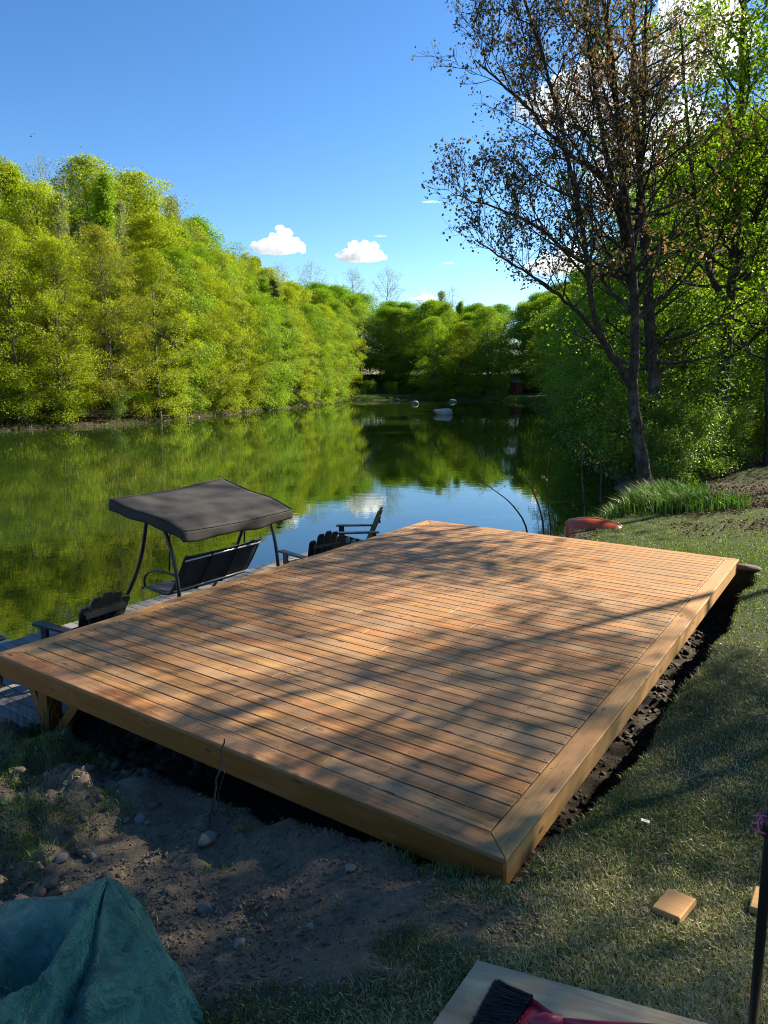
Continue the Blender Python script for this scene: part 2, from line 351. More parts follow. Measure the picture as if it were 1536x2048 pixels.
def stone_mat(name, a, b):
    m, t, out = newmat(name); v = coords(t); f = noise(t, v, 9, 7, 0.7); r = attr(t, 'rnd')
    c = mixc(t, f, a, b); c = mixc(t, math_(t, 'MULTIPLY', r, 0.5), c, (0.20, 0.15, 0.11)); princ(t, out, c, 0.85, 0.25, 0, f, 0.6, 0.02); return m
M['stone'] = stone_mat('grey_stone', (0.10, 0.095, 0.085), (0.27, 0.25, 0.22))
M['clod'] = stone_mat('earth_clod', (0.065, 0.048, 0.034), (0.22, 0.17, 0.12))
M['palestone'] = stone_mat('pale_boulder', (0.35, 0.33, 0.30), (0.62, 0.58, 0.54))

# ------------------------------------------------------------------ terrain
WZ = -1.05
def dk(x, y):
    dx = x - A0[0]; dy = y - A0[1]; return dx * VA[0] + dy * VA[1], dx * UB[0] + dy * UB[1]
s_ = lambda a, b: tuple(W(a, b)[:2])
POND = [s_(-14, 4.6), s_(-6, 5.0), s_(-1.2, 5.35), s_(0.6, 4.9), s_(3, 4.4), s_(6, 4.2), s_(8.2, 3.3), (3.2, 13.6), (4.7, 15.2), (6.2, 17.6), (7.3, 20.5), (8.2, 26), (9.6, 36), (11.6, 48), (14.8, 60), (19, 90), (23, 118), (21, 132), (10, 137), (1, 134), (-6.4, 134), (-9.5, 110), (-15, 81), (-21, 58), (-27, 51), (-37, 42), (-52, 34), (-70, 20), (-60, -2), (-30, -9)]
PP = np.array(POND)
def pond_sd(x, y):
    """signed distance to the pond edge, positive on land"""
    d = np.full(x.shape, 1e9); ins = np.zeros(x.shape, bool); n = len(PP)
    for i in range(n):
        ax, ay = PP[i]; bx, by = PP[(i + 1) % n]; ex, ey = bx - ax, by - ay
        t = np.clip(((x - ax) * ex + (y - ay) * ey) / (ex * ex + ey * ey), 0, 1)
        d = np.minimum(d, np.hypot(x - ax - t * ex, y - ay - t * ey))
        cr = ((ay > y) != (by > y)) & (x < ex * (y - ay) / (ey if abs(ey) > 1e-9 else 1e-9) + ax); ins ^= cr
    return np.where(ins, -d, d)
MOUNDS = [(-2.45, 4.75, 0.36, 0.20), (-2.15, 4.35, 0.3, 0.22), (-1.75, 4.6, 0.22, 0.16), (-2.6, 4.2, 0.4, 0.18), (-1.95, 3.75, 0.35, 0.12), (-2.5, 3.4, 0.45, 0.14), (-3.2, 4.8, 0.5, 0.15), (-2.75, 5.45, 0.32, 0.20), (-3.3, 5.9, 0.5, 0.18), (-1.3, 3.5, 0.3, 0.06), (-0.6, 3.3, 0.3, 0.03)]
def masks(x, y):
    a, b = dk(x, y)
    e = fbm(x, y, 2.2, 4, 5) * 0.22
    wr = 0.01 + 0.13 * sstep(0.1, 1.2, a) + 0.07 * sstep(1.5, 5.0, a)
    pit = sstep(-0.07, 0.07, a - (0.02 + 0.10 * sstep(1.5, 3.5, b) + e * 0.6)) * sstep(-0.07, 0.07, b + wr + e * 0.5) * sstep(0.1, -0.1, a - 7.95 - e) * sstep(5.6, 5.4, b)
    dirt = sstep(0.25, -0.15, x + 0.0 + e * 1.5 - 0.45 * sstep(2.7, 3.4, y)) * sstep(2.35, 2.6, y + e * 1.2 + 0.12 * (x + 0.8)) * sstep(9, 7, y)
    dirt = np.maximum(dirt, 0.9 * sstep(0.40, 0.05, np.hypot((x - 0.35) * 0.8, y - 3.0) + e) )
    return a, b, pit, dirt
def height(x, y, full=False):
    x = np.asarray(x, float); y = np.asarray(y, float)
    a, b, pit, dirt = masks(x, y); s = pond_sd(x, y) + fbm(x, y, 0.7, 3, 11) * 0.35 * sstep(10, 14, y)
    lawn = -0.13 - 0.030 * (np.clip(y, 3.35, 14) - 3.35) + 0.24 * np.clip(3.35 - y, 0, 2.6) + 0.055 * np.clip(x - 2.5, 0, 12) * sstep(2, 6, y)
    lawn = lawn - 0.17 * np.clip(0.3 - x, 0, 3.2) * sstep(1.5, 3.0, y) - 0.05 * np.clip(-2.9 - x, 0, 8)
    for mx, my, mr, mh in MOUNDS:
        lawn = lawn + mh * np.exp(-((x - mx) ** 2 + (y - my) ** 2) / (mr * mr)) 
    lawn = lawn + dirt * (1 - pit) * (fbm(x, y, 5.0, 5, 3) * 0.075 + fbm(x, y, 1.7, 2, 8) * 0.05) + fbm(x, y, 1.1, 3, 21) * 0.025
    rough = sstep(-1.6, -2.2, x) * sstep(3.2, 3.8, y) * sstep(8, 6.5, y)
    lawn = lawn + rough * fbm(x, y, 4.5, 5, 33) * 0.24
    far = WZ + 0.55 * (1 - np.exp(-np.clip(s, 0, 50) / 0.9)) + 0.045 * np.clip(s, 0, 40) + fbm(x, y, 0.25, 3, 2) * 0.25 * sstep(0, 4, s)
    far = far + 14.0 * sstep(25, 260, s) + 5.0 * sstep(7, 34, s) * np.maximum(sstep(-4, -20, x) * sstep(25, 45, y), sstep(150, 162, y))
    wn = sstep(15, 21, y + 0 * x) ; wn = np.maximum(wn, sstep(-4.5, -8, x))
    z = lawn * (1 - wn) + far * wn
    shore = WZ + 0.02 + 1.1 * np.clip(s, 0, 2.0) ** 0.8 + 0.3 * np.clip(s - 2, 0, 10)
    z = np.where(s > 0, np.minimum(z, shore), WZ - 0.02 - 0.5 * np.clip(-s, 0, 2.2))
    floor = -0.88 + fbm(x, y, 3, 3, 9) * 0.10; floor = np.where(s > 0, floor, -3)
    z = np.where(s > 0, z * (1 - pit) + np.minimum(z, floor) * pit, z)
    if full: return z, pit, dirt, s
    return z
def axis(lo, hi, step, glo, ghi, g=1.13):
    mid = list(np.arange(lo, hi, step)); l = []; st = step; q = lo
    while q > glo: st *= g; q -= st; l.append(q)
    r = []; st = step; q = mid[-1]
    while q < ghi: st *= g; q += st; r.append(q)
    return np.array(l[::-1] + mid + r)
xs = axis(-4.2, 6.8, 0.035, -700, 700); ys = axis(1.2, 12.5, 0.035, -200, 1200, 1.09)
X, Y = np.meshgrid(xs, ys); Z, PIT, DIRT, SD = height(X, Y, True)
nx, ny = len(xs), len(ys)
idx = np.arange(nx * ny).reshape(ny, nx)
F = np.stack([idx[:-1, :-1], idx[:-1, 1:], idx[1:, 1:], idx[1:, :-1]], -1).reshape(-1, 4)
def litter_mask(x, y, sd):
    q = sstep(0.5, 2.5, x + 0.0 * y - (4.3 + (y - 12) * 0.15)) * sstep(11.0, 13.5, y - np.clip(x - 6, 0, 6) * 0.55) * (y < 60)
    n = fbm(x, y, 0.8, 3, 44); q = q * sstep(-0.25, 0.3, n + 0.2)
    band = sstep(1.2, 0.6, sd) * sstep(11, 12.5, y) * (y < 18) * 0.35
    return np.clip(np.maximum(q, band * 0.9), 0, 1)
SDv = pond_sd(X, Y); LIT = litter_mask(X, Y, SDv); LIT = np.maximum(LIT, 1.0 * ((X < -5) & (Y > 20)) ); LIT = np.maximum(LIT, sstep(24, 28, X + 0 * Y) * (Y < 100))
GR = np.clip((1 - DIRT) * (1 - 0.7 * (SDv < 0.5)), 0, 1)
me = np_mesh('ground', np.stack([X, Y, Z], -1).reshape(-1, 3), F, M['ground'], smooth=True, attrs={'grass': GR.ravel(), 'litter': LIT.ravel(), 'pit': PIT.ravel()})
tag(link(bpy.data.objects.new('ground', me)), kind='structure')
wm = MB(); wm.add([(-95, -20, WZ), (60, -20, WZ), (60, 150, WZ), (-95, 150, WZ)], [(0, 1, 2, 3)])
tag(wm.build('pond_water', M['water']), kind='structure')
def gz(x, y): return float(height(np.array([x]), np.array([y]))[0])

# ------------------------------------------------------------------ deck
random.seed(4)
deck = tag(empty('timber_deck', tuple(A0), ROT), 'large new orange-brown timber deck with mitred border boards above the pond bank', 'deck')
BW = 0.147; PIT_ = (DL - 2 * BW) / 51
dm = MB()
def rowsplit(b0, b1, p):
    if random.random() < p:
        k = b0 + 0.406 * random.randint(2, 9); return [(b0, k - 0.001), (k + 0.001, b1)]
    return [(b0, b1)]
for k in range(51):
    y0 = BW + k * PIT_ + 0.0045; y1 = BW + (k + 1) * PIT_ - 0.0045
    for b0, b1 in rowsplit(BW + 0.007, DW - 0.14, 0.65):
        dz = random.uniform(-0.0012, 0.0012)
        dm.prism([(-b1, y0), (-b0, y0), (-b0, y1), (-b1, y1)], -0.03 + dz, dz, 0.004)
dm.build('decking', M['deck_x'], deck)
def border(poly, mat):
    m = MB(); m.prism(poly, -0.03, 0.001, 0.005); m.build('border_board', mat, deck)
OV = 0.022
jb = 2.45
border([(-jb + .001, -OV), (OV, -OV), (-BW, BW), (-jb + .001, BW)], M['deck_x'])
border([(-DW - OV, -OV), (-jb - .001, -OV), (-jb - .001, BW), (-DW + BW, BW)], M['deck_x'])
border([(-DW + BW, DL - BW), (-BW, DL - BW), (OV, DL + OV), (-DW - OV, DL + OV)], M['deck_x'])
for y0, y1 in ((0, 3.05), (3.052, DL)):
    border([(-BW + .002, BW if y0 == 0 else y0), (OV if False else OV, -OV + 0.004 if y0 == 0 else y0), (OV, DL + OV - 0.004 if y1 == DL else y1), (-BW + .002, DL - BW if y1 == DL else y1)], M['deck_y'])
    border([(-DW - OV, -OV + 0.004 if y0 == 0 else y0), (-DW + BW - .008, BW if y0 == 0 else y0), (-DW + BW - .008, DL - BW if y1 == DL else y1), (-DW - OV, DL + OV - 0.004 if y1 == DL else y1)], M['deck_y'])
def fascia(c, size, mat): m = MB(); m.box(c, size, ch=0.003); m.build('fascia_board', mat, deck)
FH = 0.184; fz = -0.032 - FH / 2
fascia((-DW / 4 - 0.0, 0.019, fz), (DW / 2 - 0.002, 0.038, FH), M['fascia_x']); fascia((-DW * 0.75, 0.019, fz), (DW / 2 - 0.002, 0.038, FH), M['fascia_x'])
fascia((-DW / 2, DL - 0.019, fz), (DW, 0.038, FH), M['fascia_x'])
fascia((-0.019, 0.04 + 1.9, fz), (0.038, 3.796, FH), M['fascia_y']); fascia((-0.019, 0.04 + 5.68, fz), (0.038, 3.76, FH), M['fascia_y'])
fascia((-DW + 0.019, DL / 2, fz), (0.038, DL - 0.08, FH), M['fascia_y'])
jm = MB()
for k in range(1, 12): jm.box((-0.42 * k, DL / 2, fz), (0.038, DL - 0.1, FH - 0.004))
jm.build('joists', M['fascia_y'], deck)
scw = MB()
for k in range(-1, 52):
    yc = BW + (k + 0.5) * PIT_
    for j in range(13):
        xb = 0.185 + j * 0.392
        if k < 0: xb = 0.16 + j * 0.392
        for q in (-0.04, 0.04):
            cx, cy = -xb + random.uniform(-.006, .006), yc + q + random.uniform(-.005, .005)
            scw.prism([(cx + 0.0042 * math.cos(t_), cy + 0.0042 * math.sin(t_)) for t_ in np.arange(6) * math.pi / 3], -0.002, 0.0022 if k < 0 else 0.0018)
for j in range(19):
    for xx in (-0.035, -0.115):
        cx, cy = xx, 0.15 + j * 0.406
        scw.prism([(cx + 0.0042 * math.cos(t_), cy + 0.0042 * math.sin(t_)) for t_ in np.arange(6) * math.pi / 3], -0.002, 0.0025)
tag(scw.build('screw_heads', M['screw'], deck), kind='stuff')
def steelpost(a, b, zb):
    m = MB(); m.tube([(-b, a, zb), (-b, a, -0.22)], 0.045, 14); m.box((-b, a, -0.226), (0.2, 0.2, 0.012)); m.build('steel_post', M['steel'], deck, True)
for a, b in ((0.5, 2.95), (3.9, 0.34), (7.1, 0.30), (0.5, 0.5), (3.9, 2.95), (7.1, 2.95)): steelpost(a, b, -1.3)
for a in (0.22, 3.8, 7.3):
    m = MB(); m.box((-4.62, a, -0.74), (0.14, 0.14, 1.04), ch=0.004); m.build('corner_post', M['post_z'], deck)
    for sx in ((-1, 1)):
        if sx < 0: p0, p1 = np.array([-4.70, a + 0.0, -0.60]), np.array([-4.93, a, -0.222])
        else: p0, p1 = np.array([-4.54, a, -0.78]), np.array([-4.04, a, -0.222])
        m = MB(); m.strip([p0, p1], 0.09, 0.09, up=(0, 1, 0)); m.build('brace', M['post_z'], deck)

# ------------------------------------------------------------------ dock
dock = tag(empty('pond_dock', tuple(W(0, 0, 0)), ROT), 'long low weathered grey plank dock at the pond edge beside the new deck', 'dock')
m = MB(); k = 0; a = -4.5
while a < 8.35:
    m.prism([(-7.23, a), (-4.93, a), (-4.93, a + 0.136), (-7.23, a + 0.136)], -0.768, -0.73 + random.uniform(-.003, .003), 0.003); a += 0.143
m.build('dock_planks', M['dock_x'], dock)
for b in (5.02, 6.1, 7.15):
    m = MB(); m.box((-b, 1.92, -0.84), (0.05, 12.6, 0.14)); m.build('stringer', M['dock_y'], dock)
m = MB(); m.prism([(-4.92, -4.5), (-4.83, -4.5), (-4.83, 8.35), (-4.92, 8.35)], -0.768, -0.722, 0.004); m.build('edge_board', M['dock_y'], dock)
for a in (-2, 1.6, 5.0, 8.2):
    m = MB(); m.tube([(-7.17, a, -2.0), (-7.17, a, -0.78)], 0.06, 10); m.build('dock_post', M['dock_y'], dock, True)

# ------------------------------------------------------------------ adirondack chairs (local x = width, y = the way it faces)
def make_chair():
    t = empty('lounge_chair')
    m = MB()
    for i in range(5):
        y = 0.36 - i * 0.105; z = 0.37 - i * 0.036; m.box((0, y, z), (0.52, 0.092, 0.02), rot=__import__('mathutils').Matrix.Rotation(R(-19), 3, 'X'), ch=0.003)
    m.build('seat', M['resin'], t)
    for s in (-1, 1):
        m = MB(); m.box((s * 0.30, 0.36, 0.265), (0.035, 0.10, 0.53), ch=0.004); m.build('front_leg', M['resin'], t)
        m = MB(); m.strip([(s * 0.275, 0.40, 0.33), (s * 0.275, 0.0, 0.22), (s * 0.275, -0.46, 0.05)], 0.12, 0.03, up=(1, 0, 0)); m.build('side_rail', M['resin'], t)
        m = MB(); m.prism([(s * 0.33 - 0.065, 0.43), (s * 0.33 - 0.05, 0.46), (s * 0.33 + 0.05, 0.46), (s * 0.33 + 0.065, 0.43), (s * 0.32 + 0.05, -0.30), (s * 0.32 - 0.045, -0.30)][::-1], 0.53, 0.556, 0.006); m.build('arm', M['resin'], t)
        m = MB(); m.box((s * 0.31, -0.22, 0.36), (0.035, 0.06, 0.34), ch=0.003); m.build('arm_support', M['resin'], t)
    back = MB(); n = 5
    for i in range(n):
        q = (i - (n - 1) / 2) / ((n - 1) / 2); x0 = q * 0.185; x1 = q * 0.265; Lh = 0.80 - 0.13 * q * q
        p0 = np.array([x0, -0.06, 0.20]); p1 = np.array([x1, -0.06 - 0.40 * Lh, 0.20 + 0.93 * Lh])
        pm = (p0 + p1) / 2; back.strip([p0, pm, p1 - (p1 - p0) * 0.05, p1], [0.078, 0.10, 0.118, 0.075], 0.018, up=(0, 1, 0.43))
    bk = back.build('backrest', M['resin'], t)
    m = MB(); m.box((0, -0.315, 0.72), (0.52, 0.03, 0.05)); m.build('back_rail', M['resin'], bk)
    m = MB(); m.box((0, -0.20, 0.42), (0.60, 0.03, 0.05)); m.build('back_rail', M['resin'], bk)
    return t
def copy_tree(o, parent=None):
    c = o.copy(); C.objects.link(c); c.parent = parent
    for ch in [q for q in kids[o.name]]: copy_tree(ch, c)
    return c
kids = {}
def index(o):
    kids[o.name] = list(o.children)
    for q in o.children: index(q)
bpy.context.view_layer.update()
ch0 = make_chair(); bpy.context.view_layer.update(); index(ch0)
face_pond = math.atan2(UB[1], UB[0]) - math.pi / 2
CHAIRS = [(1.30, 5.62, face_pond + R(3), 'dark slatted lounge chair between the deck corner and the canopy swing, seen from behind'),
          (-0.22, 5.75, face_pond + R(-4), 'dark lounge chair half cut off by the left edge, only its arm and leg showing'),
          (5.22, 5.62, face_pond + R(-14), 'dark slatted lounge chair just beyond the canopy swing, facing the water'),
          (7.10, 6.08, R(94) , 'dark lounge chair at the far dock end, turned sideways with its tall back leaning right')]
CHAIRS[1] = (0.05, 6.24, math.atan2(VA[1], VA[0]) - math.pi / 2, CHAIRS[1][3])
for i, (a, b, rz, lab) in enumerate(CHAIRS):
    o = ch0 if i == 0 else copy_tree(ch0)
    p = W(a, b, -0.725); o.location = tuple(p); o.rotation_euler = (0, 0, rz); tag(o, lab, 'chair', 'dark lounge chairs along the dock')

# ------------------------------------------------------------------ canopy swing (built straight in the deck frame)
sw0 = W(3.3, 6.0, -0.725)
swing = tag(empty('canopy_swing', tuple(sw0)), 'black patio swing with grey-brown canopy standing on the dock by the pond', 'swing')
def WL(a, b, z): return W(a, b, z) - sw0
def bez(p, n=9):
    p = [np.array(q, float) for q in p]; out = []
    for i in range(n):
        t = i / (n - 1); q = list(p)
        while len(q) > 1: q = [q[k] * (1 - t) + q[k + 1] * t for k in range(len(q) - 1)]
        out.append(q[0])
    return out
for a in (2.38, 4.14):
    aa = a + 0.06
    m = MB(); m.tube(bez([WL(a, 5.36, -.725), WL(a, 5.40, -0.1), WL(a, 5.35, 0.35), WL(a, 5.72, 0.86)], 12), 0.024, 10); m.build('rear_leg', M['tube'], swing, True)
    m = MB(); m.tube(bez([WL(aa, 6.85, -.725), WL(aa, 6.55, -0.35), WL(aa, 6.0, 0.15), WL(aa, 6.12, 0.60), WL(aa, 5.95, 0.86)], 14), 0.024, 10); m.build('front_leg', M['tube'], swing, True)
    m = MB(); m.tube([WL(a + .03, 5.68, 0.80), WL(a + .03, 6.0, 0.80)], 0.02, 8); m.build('top_bracket', M['tube'], swing, True)
m = MB(); m.tube([WL(2.3, 5.82, 0.83), WL(4.2, 5.82, 0.83)], 0.024, 10); m.build('top_bar', M['tube'], swing, True)
m = MB(); m.tube([WL(2.38, 5.42, -0.45), WL(4.14, 5.42, -0.45)], 0.02, 8); m.build('lower_bar', M['tube'], swing, True)
# seat: sling surface in one profile swept along a
prof = [(5.62, 0.27), (5.66, 0.24), (5.72, 0.12), (5.82, -0.05), (5.92, -0.20), (6.0, -0.29), (6.12, -0.31), (6.3, -0.29), (6.5, -0.27), (6.56, -0.30)]
sa0, sa1 = 2.72, 4.06
m = MB(); nseg = 12; pts = []
for i in range(nseg + 1):
    a = sa0 + (sa1 - sa0) * i / nseg; sag = 0.02 * math.sin(math.pi * i / nseg)
    for b, z in prof: pts.append(WL(a, b + sag * 0.6, z - sag))
nb = len(prof); fs = []
for i in range(nseg):
    for k in range(nb - 1): fs.append((i * nb + k, (i + 1) * nb + k, (i + 1) * nb + k + 1, i * nb + k + 1))
m.add(pts, fs); o = m.build('seat_sling', M['sling'], swing, True)
sm = o.modifiers.new('t', 'SOLIDIFY'); sm.thickness = 0.012
for a in (sa0, sa1):
    m = MB(); m.tube([WL(a, b, z) for b, z in prof], 0.017, 8); m.build('seat_side_rail', M['tube'], swing, True)
    m = MB(); m.tube(bez([WL(a, 5.80, -0.03), WL(a, 6.1, 0.02), WL(a, 6.58, 0.02), WL(a, 6.5, -0.28)], 9), 0.016, 8); m.build('armrest', M['tube'], swing, True)
    m = MB(); m.tube([WL(a, 5.9, 0.80), WL(a, 5.98, 0.02)], 0.011, 6); m.build('hanger', M['tube'], swing, True)
m = MB(); m.tube([WL(sa0, 5.655, 0.20), WL(sa1, 5.655, 0.20)], 0.013, 8); m.build('back_rail', M['chrome'], swing, True)
m = MB(); m.tube([WL(sa0, 5.90, -0.24), WL(sa1, 5.90, -0.24)], 0.011, 8); m.build('back_rail', M['chrome'], swing, True)
for f_ in (0.33, 0.66):
    a = sa0 + (sa1 - sa0) * f_; m = MB(); m.tube([WL(a, b - 0.025, z - 0.02) for b, z in prof[:-1]], 0.013, 6); m.build('seat_brace', M['tube'], swing, True)
# canopy from four corners, gently humped, with a hanging valance
BL, BR, FL, FR = [np.array(WL(*q)) for q in ((2.25, 5.10, .72), (4.05, 5.03, .72), (2.0, 6.1, 1.05), (4.05, 6.35, 1.05))]
n1, n2 = 24, 18; V_ = []; Fc = []
def cpt(u, v):
    p = (BL * (1 - u) + BR * u) * (1 - v) + (FL * (1 - u) + FR * u) * v
    p = p + np.array([0, 0, 0.035 * math.sin(v * math.pi) + 0.022 * math.sin(v * 2 * math.pi + 0.5) - 0.03 * math.sin(u * math.pi) * (0.4 + abs(v - 0.45))])
    p[2] += 0.008 * (fbm(np.array(u * 6), np.array(v * 4), 1.0, 3, 7)); return p
for i in range(n1 + 1):
    for j in range(n2 + 1): V_.append(cpt(i / n1, j / n2))
for i in range(n1):
    for j in range(n2): q = i * (n2 + 1) + j; Fc.append((q, q + n2 + 1, q + n2 + 2, q + 1))
m = MB(); m.add(V_, Fc, 0.5); can = m.build('canopy', M['canvas'], swing, True); can.modifiers.new('t', 'SOLIDIFY').thickness = 0.006
rim = [(i / n1, 0) for i in range(n1)] + [(1, j / n2) for j in range(n2)] + [(1 - i / n1, 1) for i in range(n1)] + [(0, 1 - j / n2) for j in range(n2)]
cen = (BL + BR + FL + FR) / 4; V_ = []; Fc = []; nr = len(rim); RW = 6
for i, (u, v) in enumerate(rim):
    p = cpt(u, v); o_ = p - cen; o_[2] = 0; o_ /= np.linalg.norm(o_)
    for k in range(RW):
        f_ = k / (RW - 1); wv_ = 0.018 * math.sin(i * 0.9) + 0.012 * math.sin(i * 0.37 + 1)
        V_.append(p + o_ * (0.012 * math.sin(f_ * 2.5) + wv_ * f_) + np.array([0, 0, -0.125 * f_ - (0.012 * math.sin(i * 0.5) * f_)]))
for i in range(nr):
    for k in range(RW - 1): j = (i + 1) % nr; Fc.append((i * RW + k, i * RW + k + 1, j * RW + k + 1, j * RW + k))
m = MB(); m.add(V_, Fc, 0.5); va = m.build('valance', M['canvas'], can, True); va.modifiers.new('t', 'SOLIDIFY').thickness = 0.004
m = MB(); m.tube([cpt(u, v) + np.array([0, 0, 0.004]) for u, v in rim + rim[:1]], 0.006, 6); m.build('piping', M['canvas'], can, True)

#@@MORE
# ------------------------------------------------------------------ trees
def perp(d):
    r = np.array([0, 0, 1.0]) if abs(d[2]) < 0.9 else np.array([1.0, 0, 0]); s = np.cross(d, r); return s / np.linalg.norm(s)
class Leaves:
    def __init__(s): s.c = []; s.n = []; s.z = []; s.r = []
    def spray(s, rng, cen, nrm, rad, flat, k, size, rnd, jit=0.6):
        """k leaves in a flattened disc about cen"""
        nrm = nrm / np.linalg.norm(nrm); e1 = perp(nrm); e2 = np.cross(nrm, e1)
        an = rng.random(k) * 2 * math.pi; rr = rad * np.sqrt(rng.random(k)); h = rng.normal(0, flat, k)
        c = cen + (rr * np.cos(an))[:, None] * e1 + (rr * np.sin(an))[:, None] * e2 + h[:, None] * nrm
        c[:, 2] -= 0.25 * rr * rr / max(rad, 1e-3)
        n = nrm + rng.normal(0, jit, (k, 3)); n /= np.linalg.norm(n, axis=1)[:, None]
        s.c.append(c); s.n.append(n); s.z.append(size * rng.uniform(0.6, 1.3, k)); s.r.append(np.clip(rnd + rng.normal(0, 0.16, k), 0, 1))
    def mesh(s, name, mat, rng, aspect=0.62):
        c = np.concatenate(s.c); n = np.concatenate(s.n); z = np.concatenate(s.z); r = np.concatenate(s.r); k = len(c)
        t = rng.normal(0, 1, (k, 3)); t -= (t * n).sum(1)[:, None] * n; t /= np.linalg.norm(t, axis=1)[:, None]; b = np.cross(n, t)
        L_ = (z / 2)[:, None]; Wd = L_ * aspect
        v = np.stack([c - t * L_, c + b * Wd + t * L_ * 0.1 + n * L_ * 0.18, c + t * L_, c - b * Wd + t * L_ * 0.1 + n * L_ * 0.18], 1).reshape(-1, 3)
        f = np.arange(4 * k).reshape(k, 4)
        return np_mesh(name, v, f, mat, rnd=np.repeat(r, 4))
def profile(kind, t):
    if kind == 'broad': return 0.55 + 0.45 * math.sin(min(1, t / 0.55) * math.pi / 2) if t < 0.55 else max(0.10, 1 - ((t - 0.55) / 0.5) ** 1.65)
    if kind == 'upright': return 0.55 if t < 0.4 else 0.55 * max(0.12, 1 - ((t - 0.4) / 0.65) ** 1.5)
    if kind == 'conifer': return max(0.04, 1 - t)
    if kind == 'shrub': return 0.8 + 0.2 * math.sin(t * 3)
    return 0.3 + 0.7 * math.sin(min(1, t) * math.pi)
def make_tree(seed, H, cr, kind, limbs, spray_k, leaf_size, base=0.06, spray_r=0.8, flat=0.10, sub=5, leafmat='fresh', barkmat='bark_far', trunk_r=None, bare=0.0, jit=0.6, lean=0.0):
    rng = np.random.default_rng(seed); tr = MB(); lv = Leaves()
    nseg = 14; ph = rng.random(2) * 6
    tp = np.array([[0.018 * H * math.sin(2.2 * i / nseg * 3 + ph[0]) * (i / nseg) + lean * (i / nseg) ** 1.3, 0.018 * H * math.sin(2.0 * i / nseg * 3 + ph[1]) * (i / nseg), H * 0.97 * i / nseg - 0.4 * (i == 0)] for i in range(nseg + 1)])
    r0 = trunk_r or (0.05 + 0.011 * H); trr = np.array([r0 * (1 - 0.93 * (i / nseg) ** 0.9) * (1.35 if i == 0 else 1) for i in range(nseg + 1)])
    tr.tube(tp, trr, 8, cap=False)
    clump = rng.random(40)
    for k in range(limbs):
        t = base + (0.985 - base) * (k + rng.random() * 0.8) / limbs
        q = t * nseg; i0 = min(int(q), nseg - 1); fr = q - i0; p0 = tp[i0] * (1 - fr) + tp[i0 + 1] * fr
        az = k * 2.39996 + rng.normal(0, 0.35); L_ = cr * profile(kind, t) * rng.uniform(0.72, 1.12)
        el = {'broad': -0.05 + 1.05 * t ** 1.3, 'upright': 0.95 + 0.4 * t, 'conifer': -0.15 + 0.3 * t, 'shrub': 0.5, 'vase': 0.55 + 0.5 * t}[kind] + rng.normal(0, 0.12)
        d = np.array([math.cos(az) * math.cos(el), math.sin(az) * math.cos(el), math.sin(el)])
        ns = 6; pts = [p0]; dd = d.copy()
        for s in range(ns):
            dd = dd + rng.normal(0, 0.10, 3) + np.array([0, 0, 0.07 if kind != 'conifer' else -0.02]); dd /= np.linalg.norm(dd)
            pts.append(pts[-1] + dd * L_ / ns)
        pts = np.array(pts); rl = max(0.012, trr[i0] * 0.42)
        tr.tube(pts, np.linspace(rl, 0.008, ns + 1), 5, cap=False)
        cl = clump[k % 40] * 0.5 + 0.25
        for j in range(sub):
            f = 0.28 + 0.72 * (j + rng.random()) / sub; q2 = f * ns; j0 = min(int(q2), ns - 1); c = pts[j0] * (1 - (q2 - j0)) + pts[j0 + 1] * (q2 - j0)
            axd = pts[-1] - pts[0]; axd /= np.linalg.norm(axd); side = perp(axd) * (1 if j % 2 else -1)
            sd_ = axd * 0.55 + side * rng.uniform(0.3, 1.0) + np.array([0, 0, rng.normal(0.12, 0.22)]); sd_ /= np.linalg.norm(sd_)
            sl = L_ * (0.42 - 0.22 * f) * rng.uniform(0.7, 1.2) + 0.2; e = c + sd_ * sl; mid = (c + e) / 2 + rng.normal(0, 0.05 * sl, 3)
            tr.tube([c, mid, e], [rl * 0.35 + 0.004, rl * 0.22 + 0.003, 0.004], 3, cap=False)
            if rng.random() < bare: continue
            nr = np.array([rng.normal(0, 0.25), rng.normal(0, 0.25), 1.0]) if kind != 'upright' else rng.normal(0, 1, 3) + np.array([0, 0, 0.5])
            nr = nr + 0.85 * np.array([axd[0], axd[1], 0]) * (1 if kind != 'conifer' else 0.2)
            kk = max(3, int(spray_k * rng.uniform(0.5, 1.4)))
            srr = spray_r * (1.1 - 0.3 * t); kk = int(kk * (1.1 - 0.3 * t))
            lv.spray(rng, e, nr, srr * rng.uniform(0.7, 1.25), flat * (1.1 - 0.4 * t), kk, leaf_size, cl, jit)
            lv.spray(rng, mid, nr, srr * 0.7, flat * 1.3, kk // 2, leaf_size, cl * 0.85, jit)
    return tr.mesh('trunk', M[barkmat], True), lv.mesh('crown', L[leafmat], rng)
variants = {}
def V(name, *a, **k): variants[name] = (make_tree(*a, **k), a[1])
V('maple', 1, 18, 5.6, 'broad', 62, 115, 0.148, base=0.02, spray_r=1.0, flat=0.12, leafmat='fresh')
V('maple2', 2, 18, 5.2, 'broad', 60, 115, 0.141, base=0.02, spray_r=0.95, flat=0.14, leafmat='yellow')
V('maple3', 3, 18, 6.0, 'broad', 60, 126, 0.148, base=0.03, spray_r=1.15, flat=0.08, leafmat='fresh')
V('birch', 4, 18, 4.4, 'broad', 60, 105, 0.126, base=0.04, spray_r=0.8, flat=0.22, leafmat='yellow', jit=0.9)
V('oak', 5, 18, 5.4, 'broad', 60, 91, 0.133, base=0.04, spray_r=0.85, flat=0.20, leafmat='olive', jit=0.9)
V('poplar', 6, 18, 5.0, 'upright', 64, 77, 0.141, base=0.08, spray_r=0.55, flat=0.25, leafmat='fresh', jit=1.0)
V('poplar2', 7, 18, 5.0, 'upright', 52, 59, 0.133, base=0.10, spray_r=0.55, flat=0.25, leafmat='pale', barkmat='bark_pale', jit=1.0)
